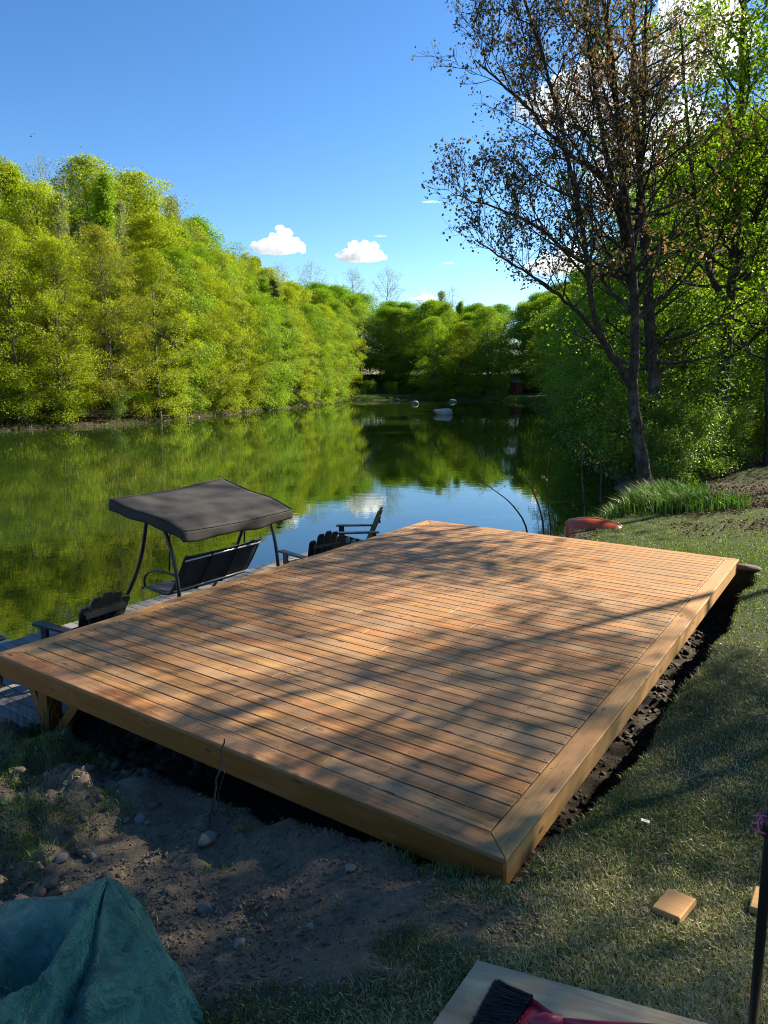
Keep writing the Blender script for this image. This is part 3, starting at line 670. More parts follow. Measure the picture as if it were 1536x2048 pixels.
V('wispy', 8, 18, 5.4, 'vase', 50, 28, 0.111, base=0.2, spray_r=0.7, flat=0.25, leafmat='pale', barkmat='bark_pale', jit=1.0, bare=0.15)
V('dense', 9, 18, 5.8, 'broad', 66, 133, 0.163, base=0.02, spray_r=1.2, flat=0.25, leafmat='mid')
V('densey', 19, 18, 5.8, 'broad', 66, 122, 0.163, base=0.02, spray_r=1.1, flat=0.22, leafmat='fresh')
V('spruce', 10, 16, 2.6, 'conifer', 70, 40, 0.13, base=0.05, spray_r=0.5, flat=0.08, leafmat='conifer', sub=4)
V('bush', 11, 3, 1.9, 'shrub', 24, 50, 0.12, base=0.05, spray_r=0.5, flat=0.14, leafmat='fresh', trunk_r=0.03)
V('bushd', 12, 3, 1.9, 'shrub', 26, 60, 0.10, base=0.03, spray_r=0.45, flat=0.14, leafmat='wild', trunk_r=0.03)
V('nearwood', 13, 12, 4.8, 'broad', 44, 60, 0.15, base=0.04, spray_r=0.85, flat=0.06, leafmat='wood', sub=6, barkmat='bark')
V('nearwood2', 14, 12, 4.5, 'broad', 42, 58, 0.14, base=0.06, spray_r=0.8, flat=0.08, leafmat='fresh', sub=6, barkmat='bark')
V('understory', 15, 6, 3.2, 'broad', 30, 46, 0.095, base=0.04, spray_r=0.6, flat=0.06, leafmat='wood', sub=6, barkmat='bark', trunk_r=0.05)
V('high', 17, 18, 4.8, 'broad', 25, 150, 0.15, base=0.44, spray_r=0.95, flat=0.3, trunk_r=0.12, bare=0.12, leafmat='wood', sub=4, barkmat='bark', jit=0.9)
V('tall', 16, 18, 5.0, 'broad', 20, 110, 0.15, base=0.22, spray_r=0.85, flat=0.25, trunk_r=0.16, leafmat='wood', sub=6, barkmat='bark', jit=0.9)
trng = random.Random(11)
ORD = ['first', 'second', 'third', 'fourth', 'fifth', 'sixth', 'seventh', 'eighth', 'ninth', 'tenth', 'eleventh', 'twelfth', 'thirteenth', 'fourteenth', 'fifteenth', 'sixteenth', 'seventeenth', 'eighteenth', 'nineteenth', 'twentieth', 'twenty-first', 'twenty-second', 'twenty-third', 'twenty-fourth', 'twenty-fifth', 'twenty-sixth', 'twenty-seventh', 'twenty-eighth', 'twenty-ninth', 'thirtieth']
def plant(var, x, y, H, label=None, group=None, name='tree', cat='tree', wide=1.0, dz=0.0, rz=None, mat=None):
    (tm, cm), H0 = variants[var]; s = H / H0
    t = empty(name, (x, y, gz(x, y) - 0.1 + dz), trng.uniform(0, 6.28) if rz is None else rz); t.scale = (s * wide, s * wide, s)
    link(bpy.data.objects.new('trunk' if cat != 'shrub' else 'stems', tm), t)
    c = link(bpy.data.objects.new('crown' if cat != 'shrub' else 'foliage', cm), t)
    if mat: c.material_slots[0].link = 'OBJECT'; c.material_slots[0].material = L[mat]
    tag(t, label, cat, group); return t
def top_h(px, x, y, prof):
    """tree height so that its top reaches the skyline drawn by prof (photo pixels)"""
    d = y * math.cos(PITCH) ; yy = np.interp(px, [p[0] for p in prof], [p[1] for p in prof]); r = ray(px, yy); z = CH + r[2] * y / r[1]; return z
def pxof(x, y): return 768 + FPX * x / (y * math.cos(PITCH) + 0.3 * math.sin(PITCH))
SKY = [(-200, 330), (0, 322), (60, 335), (120, 330), (190, 345), (215, 300), (260, 305), (330, 375), (400, 425), (450, 455), (490, 520), (545, 515), (600, 555), (640, 545), (700, 560), (740, 585), (800, 600), (860, 590), (900, 590), (960, 600), (1050, 585), (1120, 560), (1180, 520), (1300, 420), (1600, 200)]
KW = {'maple': 'fresh green leafy', 'maple2': 'yellow-green leafy', 'maple3': 'broad green layered', 'birch': 'fine yellow-green', 'oak': 'olive budding', 'poplar': 'upright green', 'poplar2': 'pale upright', 'wispy': 'pale wispy half-bare', 'dense': 'dense mid-green', 'spruce': 'dark narrow conifer'}
def row(pts, step, off, kinds, hfac, where, group, jitter=1.0, top=None, prof=SKY, wide=1.0, name=None):
    """plant a row along polyline pts, pushed off metres to its left; labels count along the picture"""
    P_ = np.array(pts, float); seg = np.linalg.norm(np.diff(P_, axis=0), axis=1); tot = seg.sum(); n = int(tot / step); got = []
    for i in range(n + 1):
        s = min(i * step + trng.uniform(-.3, .3) * step, tot - 1e-3); s = max(0, s); k = 0
        while s > seg[k]: s -= seg[k]; k += 1
        d = (P_[k + 1] - P_[k]) / seg[k]; nr = np.array([-d[1], d[0]]); p = P_[k] + d * s + nr * (off + trng.uniform(-1, 1) * jitter)
        got.append((pxof(*p), p[0], p[1], kinds[trng.randrange(len(kinds))] if not callable(kinds) else kinds(i)))
    got.sort()
    for i, (px, x, y, kd) in enumerate(got):
        zt = top_h(px, x, y, prof); H = (zt - gz(x, y)) * hfac * trng.uniform(0.88, 1.0)
        if top: H = trng.uniform(*top)
        plant(kd, x, y, max(H, 2.0), f'{ORD[i]} from the left of {where}, {KW.get(kd, "green leafy")}', group, wide=wide * trng.uniform(0.9, 1.15))
LB = [(-40, 41.5), (-27, 52.0), (-21, 59.0), (-15, 81.5), (-9.5, 110), (-6.8, 131)]
kf = ['maple3', 'maple', 'maple3', 'maple', 'maple2', 'birch', 'oak', 'maple2', 'maple', 'maple2', 'maple2', 'birch', 'maple', 'densey', 'maple', 'maple2', 'maple2', 'maple', 'maple', 'maple2', 'maple', 'maple', 'maple2']
row(LB, 4.4, 1.0, lambda i: kf[i % len(kf)], 0.80, 'the waterside trees on the left bank', 'waterside trees on the left bank', 0.5)
row(LB, 4.6, 6.0, ['birch', 'maple', 'poplar', 'maple2', 'maple', 'poplar2', 'densey'], 0.95, 'the second row on the left bank', 'second row of trees on the left bank')
row(LB, 4.8, 11.5, ['birch', 'poplar', 'poplar2', 'maple2', 'poplar', 'wispy', 'dense', 'poplar'], 1.03, 'the rear row on the left bank', 'rear trees on the left bank', 2.0)
row(LB[1:], 5.5, 17, ['dense'], 0.85, 'the dark backing row on the left bank', 'dark backing trees on the left bank', 1.0, wide=1.3)
FB = [(32, 134), (22, 140), (12, 142), (-2, 144), (-14, 142)]
row(FB, 4.6, -2.0, ['densey', 'maple', 'dense', 'maple2', 'densey'], 0.80, 'the front row at the pond head', 'front trees at the head of the pond', 1.0, wide=1.1) if False else None
row(FB, 4.4, -9.0, ['densey', 'maple2', 'densey', 'maple'], 0.93, 'the trees at the head of the pond', 'trees at the head of the pond', 1.5, wide=1.2)
row(FB, 5.2, -18.0, ['dense', 'densey', 'poplar', 'dense'], 1.0, 'the rear row at the pond head', 'rear trees at the head of the pond', 1.5, wide=1.25)
row([(45, 154), (20, 163), (-22, 163)], 5.2, -4.0, ['dense'], 0.92, 'the backing row at the pond head', 'backing trees at the head of the pond', 1.5, wide=1.5)
for px, yt, d in ((628, 538, 172), (703, 552, 172), (772, 552, 174), (884, 578, 176), (905, 586, 172)):
    x = (px - 768) / FPX * d * math.cos(PITCH); z = CH + ray(px, yt)[2] * d / ray(px, yt)[1]
    plant('wispy' if px != 884 else 'poplar2', x, d, z - gz(x, d), {628: 'pale half-bare treetop above the left bank end', 703: 'pale half-bare treetop left of the lone wispy one', 772: 'lone wispy bare-branched tree against the sky at the pond end', 884: 'pale upright treetop right of the pond centre', 905: 'thin pale treetop just right of the pale upright one'}[px], 'pale treetops on the skyline', wide=1.2)
for i, (px, yt, d) in enumerate(((556, 545, 96), (570, 585, 98), (588, 600, 100))):
    x = (px - 768) / FPX * d * math.cos(PITCH) ; z = CH + ray(px, yt)[2] * d / ray(px, yt)[1]
    plant('spruce', x, d, z - gz(x, d), ['tallest dark conifer notched into the left bank skyline', 'middle dark conifer below the left bank skyline', 'rightmost small dark conifer on the left bank'][i], 'dark conifers on the left bank', name='conifer', wide=1.1)
# trees standing at the far right corner of the pond, in front of the clearing
for x, y, H, kd, lab in ((9.5, 138.5, 14.5, 'densey', 'rounded olive-green tree by the clearing at the far shore'), (14.5, 137.5, 13.5, 'maple2', 'olive tree right of the rounded one on the far shore'), (22.0, 137, 8, 'maple2', 'small bright yellow-green tree beside the white trailer'), (19.5, 137, 16, 'densey', 'tall green tree behind the far grassy bank')):
    plant(kd, x, y, H, lab, 'trees on the far shore clearing', wide=1.1)
# right bank
RB = [(10.6, 37), (12.6, 49), (16, 62), (20.5, 90), (26, 116)]
RPROF = [(900, 590), (1000, 600), (1080, 590), (1150, 560), (1220, 520), (1300, 430), (1400, 250), (1600, 100)]
RB = [(10.6, 37), (12.6, 49), (16, 62), (20.5, 90), (27, 116), (31, 130)]
row(RB, 5.6, -3.2, ['nearwood', 'nearwood2', 'densey', 'nearwood'], 0.9, 'the shaded trees lining the right bank', 'shaded trees lining the right bank', 1.0, prof=RPROF, wide=1.2)
row(RB, 8.5, -10.5, ['nearwood', 'densey', 'maple', 'birch'], 1.0, 'the rear trees of the right bank', 'rear trees of the right bank', 2.0, prof=RPROF, wide=1.15)
NEARW = [(11.2, 29.5, 9, 'nearwood2'), (13.5, 33, 11, 'nearwood'), (15.0, 37, 13, 'nearwood'), (20, 34, 12, 'nearwood'), (23, 40, 14, 'nearwood'), (26, 47, 17, 'nearwood'), (14.8, 43, 12, 'nearwood2'), (18.5, 52, 16, 'nearwood'), (29, 37, 14, 'nearwood2')]
NEARW.sort(key=lambda q: q[0] / q[1])
for i, (x, y, H, kd) in enumerate(NEARW):
    plant(kd, x, y, H, f'{ORD[i]} from the left of the leafy trees behind the big right-hand trunks', 'leafy trees behind the big right-hand trunks')
UND = [(9.2, 24.0, 5.0), (10.5, 26.5, 6.0), (12.4, 28.0, 5.5), (14.2, 27.0, 5.0), (10.2, 31, 6.0), (16.2, 26.5, 5.5), (18, 29.5, 6), (8.9, 28.6, 4.2), (11.3, 36.5, 6), (12.2, 41, 6.5), (14.0, 50, 6.5)]
UND.sort(key=lambda q: q[0] / q[1])
for i, (x, y, H) in enumerate(UND):
    plant('understory', x, y, H, f'{ORD[i]} from the left of the low leafy saplings under the right-hand trees', 'low leafy understory trees', wide=1.15)
BSH = [(8.0, 20.3, 1.6, 'bushd'), (8.9, 21.3, 2.0, 'bushd'), (8.2, 22.6, 2.4, 'bushd'), (9.9, 22.3, 1.8, 'bushd'), (9.3, 26.2, 2.6, 'bushd'), (11.2, 23.5, 1.8, 'bushd'), (13.6, 24.5, 1.7, 'bushd'), (15.6, 24.5, 1.8, 'bushd'), (9.6, 33, 2.6, 'bushd'), (17.5, 25.5, 1.6, 'bushd'), (12.2, 26.3, 2.2, 'bushd')]
BSH.sort(key=lambda q: q[0] / q[1])
for i, (x, y, H, kd) in enumerate(BSH):
    plant(kd, x, y, H, f'{ORD[i]} from the left of the dark bushes at the feet of the right-hand trees', 'dark bushes below the right-hand trees', name='bush', cat='shrub')
row([(-40, 41), (-27, 51.8), (-21, 58.9), (-15, 81.5), (-9.5, 110)], 4.2, 0.7, lambda i: 'bush' if i % 3 else 'bushd', 1, 'the shrubs at the left waterline', 'shrubs at the left waterline', 0.2, top=(1.2, 2.6))
for i, (x, y, H, kd) in enumerate([(1.5, 141, 2.2, 'bush'), (-3, 139, 2.4, 'bush'), (17, 134.5, 2.0, 'bush')]):
    plant(kd, x, y, H, ['low green bush at the pond head clearing', 'low green bush where the left bank meets the far shore', 'low bush on the grassy far bank'][i], 'bushes on the far shore', name='bush', cat='shrub')

# ---- the three big trees on the right: trunks drawn through points seen in the photo, limbs and twigs grown from them
def grow_big(name, label, stems, seed, leafmat, barkmat, limb_n, reach, upang, leaf_size, leaf_k, twig_n=9, sub_n=8, tmin=0.25, bias=None, spray=0.28, fork=None, hang=0.0, lenprof=None):
    rng = np.random.default_rng(seed); base = stems[0][0][0]; base = np.array([base[0], base[1], gz(base[0], base[1])])
    root = empty(name, tuple(base)); tr = MB(); br = MB(); lv = Leaves()
    for si, (pts, r0, r1) in enumerate(stems):
        P_ = np.array(pts, float) - base
        # smooth the drawn line
        tt = np.linspace(0, 1, len(P_)); t2 = np.linspace(0, 1, 26)
        Q = np.stack([np.interp(t2, tt, P_[:, k]) for k in range(3)], 1); Q[1:-1] = (Q[:-2] + Q[1:-1] * 2 + Q[2:]) / 4
        Q[2:-1] += rng.normal(0, 0.015, (len(Q) - 3, 3)); rad = r0 + (r1 - r0) * t2 ** 0.85
        if si == 0: rad[0] *= 1.5; rad[1] *= 1.18; Q[0, 2] = -0.3
        tr.tube(Q, rad, 12 if si == 0 else 9, cap=False)
        n = limb_n[si]
        for k in range(n):
            t = tmin[si] + (0.99 - tmin[si]) * (k + rng.random()) / n; q = t * 25; i0 = min(int(q), 24); p0 = Q[i0] * (1 - q + i0) + Q[i0 + 1] * (q - i0)
            az = k * 2.39996 + rng.normal(0, 0.3); dh = np.array([math.cos(az), math.sin(az), 0])
            if bias is not None: dh = dh + np.array(bias) * rng.uniform(0.2, 1.2); dh /= np.linalg.norm(dh)
            el = rng.uniform(*upang); d = dh * math.cos(el) + np.array([0, 0, math.sin(el)])
            Lp = lenprof(t) if lenprof else (1 - 0.62 * t)
            L_ = reach[si] * Lp * rng.uniform(0.7, 1.15); ns = 9; pl = [p0]; dd = d.copy()
            for s in range(ns):
                dd = dd + rng.normal(0, 0.09, 3) + np.array([0, 0, 0.05 - hang]); dd /= np.linalg.norm(dd); pl.append(pl[-1] + dd * L_ / ns)
            pl = np.array(pl); rl = min(rad[i0] * 0.55, 0.018 + 0.017 * L_)
            tr.tube(pl, rl * (1 - 0.85 * np.linspace(0, 1, ns + 1) ** 0.8), 6, cap=False)
            m = max(3, int(sub_n * (0.5 + L_ / 6)))
            for j in range(m):
                f = 0.18 + 0.82 * (j + rng.random()) / m; q2 = f * ns; j0 = min(int(q2), ns - 1); c = pl[j0] * (1 - q2 + j0) + pl[j0 + 1] * (q2 - j0)
                ax = pl[j0 + 1] - pl[j0]; ax /= np.linalg.norm(ax); rv = rng.normal(0, 1, 3); sdv = np.cross(ax, rv); sdv /= np.linalg.norm(sdv)
                d2 = ax * 0.75 + sdv * rng.uniform(0.4, 0.8) + np.array([0, 0, 0.15 - hang * 2]); d2 /= np.linalg.norm(d2); l2 = (0.45 + L_ * 0.26 * (1.15 - f)) * rng.uniform(0.7, 1.3)
                c2 = [c]; e_ = d2.copy()
                for s in range(4): e_ = e_ + rng.normal(0, 0.12, 3) + np.array([0, 0, 0.05 - hang]); e_ /= np.linalg.norm(e_); c2.append(c2[-1] + e_ * l2 / 4)
                c2 = np.array(c2); br.tube(c2, np.linspace(max(0.009, rl * 0.34), 0.005, 5), 4, cap=False)
                shade = rng.uniform(0.15, 0.85)
                for g in range(twig_n):
                    f3 = 0.2 + 0.8 * (g + rng.random()) / twig_n; q3 = f3 * 4; g0 = min(int(q3), 3); c3 = c2[g0] * (1 - q3 + g0) + c2[g0 + 1] * (q3 - g0)
                    ax2 = c2[g0 + 1] - c2[g0]; ax2 /= np.linalg.norm(ax2); d3 = ax2 + rng.normal(0, 0.55, 3) + np.array([0, 0, 0.1 - hang]); d3 /= np.linalg.norm(d3); e3 = c3 + d3 * rng.uniform(0.15, 0.42)
                    br.tube([c3, e3], [0.0045, 0.0028], 3, cap=False)
                    kk = rng.poisson(leaf_k)
                    if kk: lv.spray(rng, e3, np.array([0, 0, 1.0]) + rng.normal(0, 0.5, 3), spray * rng.uniform(0.5, 1.2), 0.07, kk, leaf_size, shade, 0.9)
    tr.build('trunk', M[barkmat], root, True); br.build('branches', M[barkmat], root, True)
    link(bpy.data.objects.new('crown', lv.mesh('crown', L[leafmat], rng, 0.8)), root)
    return tag(root, label, 'tree', 'big trees on the right bank')
def stem(pts, d0, d1=None):
    """photo pixels with a depth that runs from d0 to d1"""
    n = len(pts); d1 = d0 if d1 is None else d1; return [aty(px, py, d0 + (d1 - d0) * i / max(1, n - 1)) for i, (px, py) in enumerate(pts)]
g0 = stem([(1303, 1008), (1288, 950), (1277, 880), (1268, 820), (1264, 775)], 19.0, 18.8)
t1 = [
    (g0 + stem([(1272, 700), (1268, 600), (1262, 500), (1255, 420), (1243, 300), (1226, 150), (1208, 0), (1190, -150), (1175, -320)], 18.8, 18.2), 0.20, 0.03),
    (stem([(1264, 775), (1240, 735), (1210, 690), (1190, 640), (1178, 560), (1165, 450), (1140, 330), (1105, 180), (1060, 40), (1020, -100)], 18.8, 17.0), 0.105, 0.022),
    (stem([(1262, 560), (1248, 470), (1228, 380), (1205, 260), (1180, 120), (1165, -40), (1150, -200)], 18.8, 19.6), 0.11, 0.02),
    (stem([(1210, 690), (1180, 650), (1130, 600), (1070, 555), (1010, 520), (950, 480)], 18.7, 17.5), 0.07, 0.012),
    (stem([(1262, 560), (1200, 545), (1140, 510), (1080, 455), (1020, 425), (960, 405), (905, 390)], 18.8, 18.0), 0.065, 0.011),
    (stem([(1255, 420), (1200, 350), (1130, 300), (1060, 220), (1000, 165), (950, 120)], 18.8, 18.4), 0.075, 0.012),
    (stem([(1262, 540), (1275, 430), (1285, 300), (1290, 150), (1293, 0), (1296, -200)], 18.9, 20.0), 0.10, 0.02),
]
grow_big('maple_tree', 'tall bronze-leaved maple leaning over the water, trunk forked just above the bushes', t1, 21, 'bronze', 'bark', [34, 28, 22, 16, 20, 20, 24], [4.4, 4.0, 3.8, 2.2, 2.4, 3.2, 3.2], (0.25, 1.15), 0.078, 2.9, 8, 8, [0.42, 0.40, 0.2, 0.3, 0.2, 0.2, 0.15], bias=(-0.35, -0.1, 0), spray=0.15)
t2 = [(stem([(1325, 905), (1315, 830), (1306, 740), (1300, 640), (1292, 540), (1285, 440), (1275, 300), (1268, 100), (1262, -100)], 22.0, 22.5), 0.25, 0.05)]
grow_big('maple_tree', 'dark straight trunk standing directly behind the forked bronze maple', t2, 22, 'wood', 'bark', [40], [3.6], (0.0, 0.7), 0.10, 3.0, 8, 7, [0.22], spray=0.28)
t3 = [
    (stem([(1436, 935), (1440, 860), (1446, 780), (1452, 690), (1462, 600), (1470, 500), (1476, 400), (1480, 250), (1486, 80), (1490, -100), (1492, -260)], 24.0, 24.0), 0.27, 0.04),
    (stem([(1466, 560), (1500, 470), (1530, 380), (1560, 260), (1590, 100)], 24.0, 23.0), 0.14, 0.03),
    (stem([(1460, 620), (1425, 560), (1400, 470), (1385, 350), (1370, 200), (1360, 50)], 24.0, 23.5), 0.12, 0.03),
    (stem([(1450, 720), (1490, 690), (1550, 640), (1620, 560)], 24.0, 22.0), 0.10, 0.03),
]
grow_big('maple_tree', 'tall green-leaved tree at the right edge with a dark rugged trunk', t3, 23, 'fresh', 'bark', [46, 22, 24, 14], [4.6, 3.8, 3.8, 3.2], (0.1, 0.9), 0.105, 3.2, 9, 8, [0.40, 0.2, 0.2, 0.25], spray=0.28)
grow_big('maple_tree', 'slim dark trunk cut by the right edge of the photo', [(stem([(1538, 912), (1536, 800), (1540, 650), (1550, 450), (1556, 250), (1560, 0)], 23, 23), 0.13, 0.03)], 24, 'fresh', 'bark', [24], [3.2], (0.1, 0.8), 0.105, 3.2, 8, 6, [0.25], spray=0.28)

# woodland trees added beyond the right edge, placed and thinned to dapple deck and lawn
for i, (x, y, H, kd, wd) in enumerate([(13.6, 19.2, 19, 'high', 0.95), (14.0, 14.3, 19, 'high', 0.95), (18.5, 12.5, 17, 'high', 1.0), (10.6, 9.4, 15, 'high', 0.85), (15.0, 7.5, 17, 'high', 0.95), (16.5, 3.0, 16, 'tall', 1.0), (8.0, -1.5, 13, 'tall', 0.9)]):
    plant(kd, x, y, H, f'{ORD[i]} woodland tree added beyond the right edge to cast dappled shade', 'woodland trees added beyond the right edge', wide=wd)

# ------------------------------------------------------------------ reeds, sapling stems, boat, boulders, buildings
def blades(name, pts, hgt, wid, lean, seed, mat, droop=0.25):
    """curved grass blades: 3 quads-worth of strip each"""
    rng = np.random.default_rng(seed); n = len(pts); z = height(pts[:, 0], pts[:, 1]); b = np.stack([pts[:, 0], pts[:, 1], z - 0.01], 1)
    h = hgt * rng.uniform(0.5, 1.15, n) if np.isscalar(hgt) else hgt * rng.uniform(0.6, 1.15, n); az = rng.random(n) * 6.283; ln = np.abs(rng.normal(0, lean, n)); w_ = (wid * rng.uniform(0.7, 1.3, n))[:, None] if np.isscalar(wid) else (wid * rng.uniform(0.7, 1.3, n))[:, None]
    dr = np.stack([np.cos(az), np.sin(az), np.zeros(n)], 1); wa = az + math.pi / 2 + rng.normal(0, 0.5, n); wd = np.stack([np.cos(wa), np.sin(wa), np.zeros(n)], 1) * w_ / 2
    mid = b + dr * (h * np.sin(ln) * 0.45)[:, None] + np.array([0, 0, 1]) * (h * np.cos(ln) * 0.55)[:, None]
    tip = b + dr * (h * (np.sin(ln) + droop * 0.5))[:, None] + np.array([0, 0, 1]) * (h * np.cos(np.minimum(ln * 1.3, 1.5)) * (1 - droop * 0.4))[:, None]
    v = np.stack([b - wd, b + wd, mid + wd * 0.8, mid - wd * 0.8, tip], 1).reshape(-1, 3); o = np.arange(n)[:, None] * 5
    f = np.concatenate([o + np.array([[0, 1, 2]]), o + np.array([[0, 2, 3]]), o + np.array([[3, 2, 4]])], 0)
    r = np.repeat(np.clip(rng.random(n) ** 1.0, 0, 1), 5)
    return np_mesh(name, v, f, mat, rnd=r)
rg = np.random.default_rng(5)
for i, (px, py, sx, sy, n, h_, lab) in enumerate([(1215, 1050, 0.5, 0.5, 1500, 0.75, 'dark green reeds right behind the orange-red boat'), (1290, 1040, 0.45, 0.45, 1500, 0.75, 'tallest arching reed clump at the foot of the bronze maple'), (1335, 1040, 0.4, 0.35, 1300, 0.6, 'bright green reed clump right of the maple foot'), (1395, 1040, 0.5, 0.3, 1200, 0.5, 'sunlit light green reeds at the lawn edge'), (1345, 1000, 0.35, 0.3, 700, 0.45, 'small yellow-green fern-like clump on the leafy slope'), (1150, 1062, 0.3, 0.4, 500, 0.5, 'thin reeds left of the boat by the water')]):
    c = onz(px, py + 8, -0.85 if i < 2 or i == 5 else -0.6); q = rg.normal(0, 1, (n, 2)) * np.array([sx, sy]) + c[:2]
    o = link(bpy.data.objects.new('reed_clump', blades('reed_clump', q, h_ * 0.85, 0.016, 0.35, 60 + i, L['reed'], 0.5))); tag(o, lab, 'reeds', 'reed clumps along the near right shore')
for i, (pts, d, r, lab, lf) in enumerate([
    ([(1064, 1075), (1052, 1045), (1020, 1003), (985, 978), (950, 953)], 14.6, 0.016, 'leftmost bent sapling stem arching far left over the water', 10),
    ([(1094, 1078), (1085, 1035), (1072, 995), (1055, 960), (1032, 932)], 14.8, 0.018, 'sapling stem curving left in the middle of the bare stems', 4),
    ([(1106, 1080), (1100, 1035), (1095, 990), (1094, 950), (1098, 905)], 15.0, 0.014, 'upright bare sapling stem right of the two bent ones', 3),
    ([(1112, 1080), (1108, 1062), (1103, 1048)], 15.0, 0.014, 'short bare sapling stub beside the upright stem', 0),
    ([(1171, 1045), (1167, 1000), (1163, 950), (1164, 890)], 16.6, 0.016, 'thin upright sapling stem behind the boat', 5),
    ([(1206, 1040), (1200, 1000), (1202, 950), (1198, 900)], 17.0, 0.013, 'slim sapling stem at the edge of the dark bushes', 4)]):
    P_ = np.array(stem(pts, d)); P_[0, 2] = gz(P_[0, 0], P_[0, 1]) - 0.1 if gz(P_[0, 0], P_[0, 1]) > -1.1 else WZ - 0.2
    t2 = np.linspace(0, 1, 14); tt = np.linspace(0, 1, len(P_)); Q = np.stack([np.interp(t2, tt, P_[:, k]) for k in range(3)], 1); Q[1:-1] = (Q[:-2] + 2 * Q[1:-1] + Q[2:]) / 4
    rt = empty('sapling', tuple(P_[0])); m = MB(); m.tube(Q - P_[0], np.linspace(r * 1.5, 0.006, 14), 6)
    lv = Leaves(); lrng = np.random.default_rng(i)
    for g in range(lf):
        c = Q[lrng.integers(5, 14)] - P_[0]; e = c + lrng.normal(0, 0.16, 3); m.tube([c, (c + e) / 2 + lrng.normal(0, .02, 3), e], [0.004, 0.003, 0.002], 4); lv.spray(lrng, e, np.array([0, 0, 1.]), 0.07, 0.03, 4, 0.055, 0.5, 1.0)
    m.build('stem', M['bark'], rt, True)
    if lf: link(bpy.data.objects.new('leaves', lv.mesh('leaves', L['bronze'], lrng)), rt)
    tag(rt, lab, 'sapling', 'bare sapling stems at the water edge')

# overturned small boat by the shore
bc = onz(1186, 1092, -0.75); boat = empty('rowing_boat', (bc[0], bc[1], -0.62), R(58)); boat.scale = (0.78, 0.62, 0.95)
m = MB(); secs = []
for i in range(15):
    t = i / 14; y = -0.95 + 1.9 * t; wdt = 0.50 * (math.sin(math.pi * min(1, 0.12 + t * 0.88)) ** 0.55); hgt_ = 0.42 * (0.72 + 0.28 * math.sin(math.pi * t)) * (1 if 0 < t < 1 else .8)
    ring = []
    for k in range(13):
        an = math.pi * k / 12; cx_ = math.cos(an); sx_ = math.sin(an); ring.append((wdt * (abs(cx_) ** 0.7) * (1 if cx_ > 0 else -1), y, hgt_ * (sx_ ** 0.75) + (0.03 if 5 <= k <= 7 else 0)))
    secs.append(ring)
vs = [p for rg_ in secs for p in rg_]; fs = []
for i in range(14):
    for k in range(12): fs.append((i * 13 + k, i * 13 + k + 1, (i + 1) * 13 + k + 1, (i + 1) * 13 + k))
fs.append(tuple(range(13))[::-1]); fs.append(tuple(14 * 13 + k for k in range(13)))
m.add(vs, fs, 0.4); m.build('hull', M['boat'], boat, True)
for s in (0, 12):
    m = MB(); m.tube([np.array(r_[s]) + [0.01 if s == 0 else -0.01, 0, 0.02] for r_ in secs], 0.022, 8); m.build('gunwale', M['boatrim'], boat, True)
m = MB(); m.tube([np.array(r_[6]) + [0, 0, 0.005] for r_ in secs], 0.018, 8); m.build('keel', M['boatrim'], boat, True)
m = MB(); m.prism([(-0.30, -1.0), (0.30, -1.0), (0.36, -0.93), (-0.36, -0.93)], 0.02, 0.26, 0.01); m.build('transom', M['boatrim'], boat)
tag(boat, 'small orange-red boat lying overturned on the bank just past the deck', 'boat')

def rock(name, c, size, seed, mat, label, cat='rock', group=None, sub=3):
    import bmesh
    bm = bmesh.new(); bmesh.ops.create_icosphere(bm, subdivisions=sub, radius=1.0); rr = np.random.default_rng(seed); ofs = rr.random(3) * 50
    pl = rr.normal(0, 1, (9, 3)); pl /= np.linalg.norm(pl, axis=1)[:, None]; pd = rr.uniform(0.55, 0.9, 9)
    for v in bm.verts:
        p = np.array(v.co)
        for q, d in zip(pl, pd):
            e = p @ q
            if e > d: p = p - q * (e - d) * 0.85
        f = 1 + 0.12 * float(fbm(np.array(p[0] * 2 + ofs[0]), np.array(p[1] * 2 + p[2] * 2.3 + ofs[1]), 1.2, 3, seed))
        v.co = (p[0] * f * size[0], p[1] * f * size[1], p[2] * f * size[2])
    me = bpy.data.meshes.new(name); bm.to_mesh(me); bm.free(); me.materials.append(mat)
    a = me.attributes.new('rnd', 'FLOAT', 'POINT'); a.data.foreach_set('value', [float(rr.random())] * len(me.vertices))
    me.polygons.foreach_set('use_smooth', [sub > 2] * len(me.polygons))
    o = link(bpy.data.objects.new(name, me)); o.location = c; o.rotation_euler = (0, 0, rr.random() * 6)
    return tag(o, label, cat, group)
p = onz(887, 829, WZ); o = rock('boulder', (p[0], p[1], WZ + 0.15), (1.25, 0.8, 0.55), 3, M['palestone'], 'pale boulder standing alone in the pond, reflected in the water'); o.rotation_euler = (0, 0, 0.2)
for i, (px, py, w_, h_, lab) in enumerate([(830, 808, 1.1, 0.4, 'grey boulder in the water left of the pale boulder'), (905, 804, 0.9, 0.5, 'small boulder at the far shoreline near the shaded trees'), (793, 802, 0.8, 0.4, 'low flat boulder at the far grassy shore')]):
    p = onz(px, py, WZ); rock('boulder', (p[0], p[1], WZ + 0.1), (w_, w_ * 0.7, h_), 7 + i, M['stone'], lab, group='boulders by the far shore')

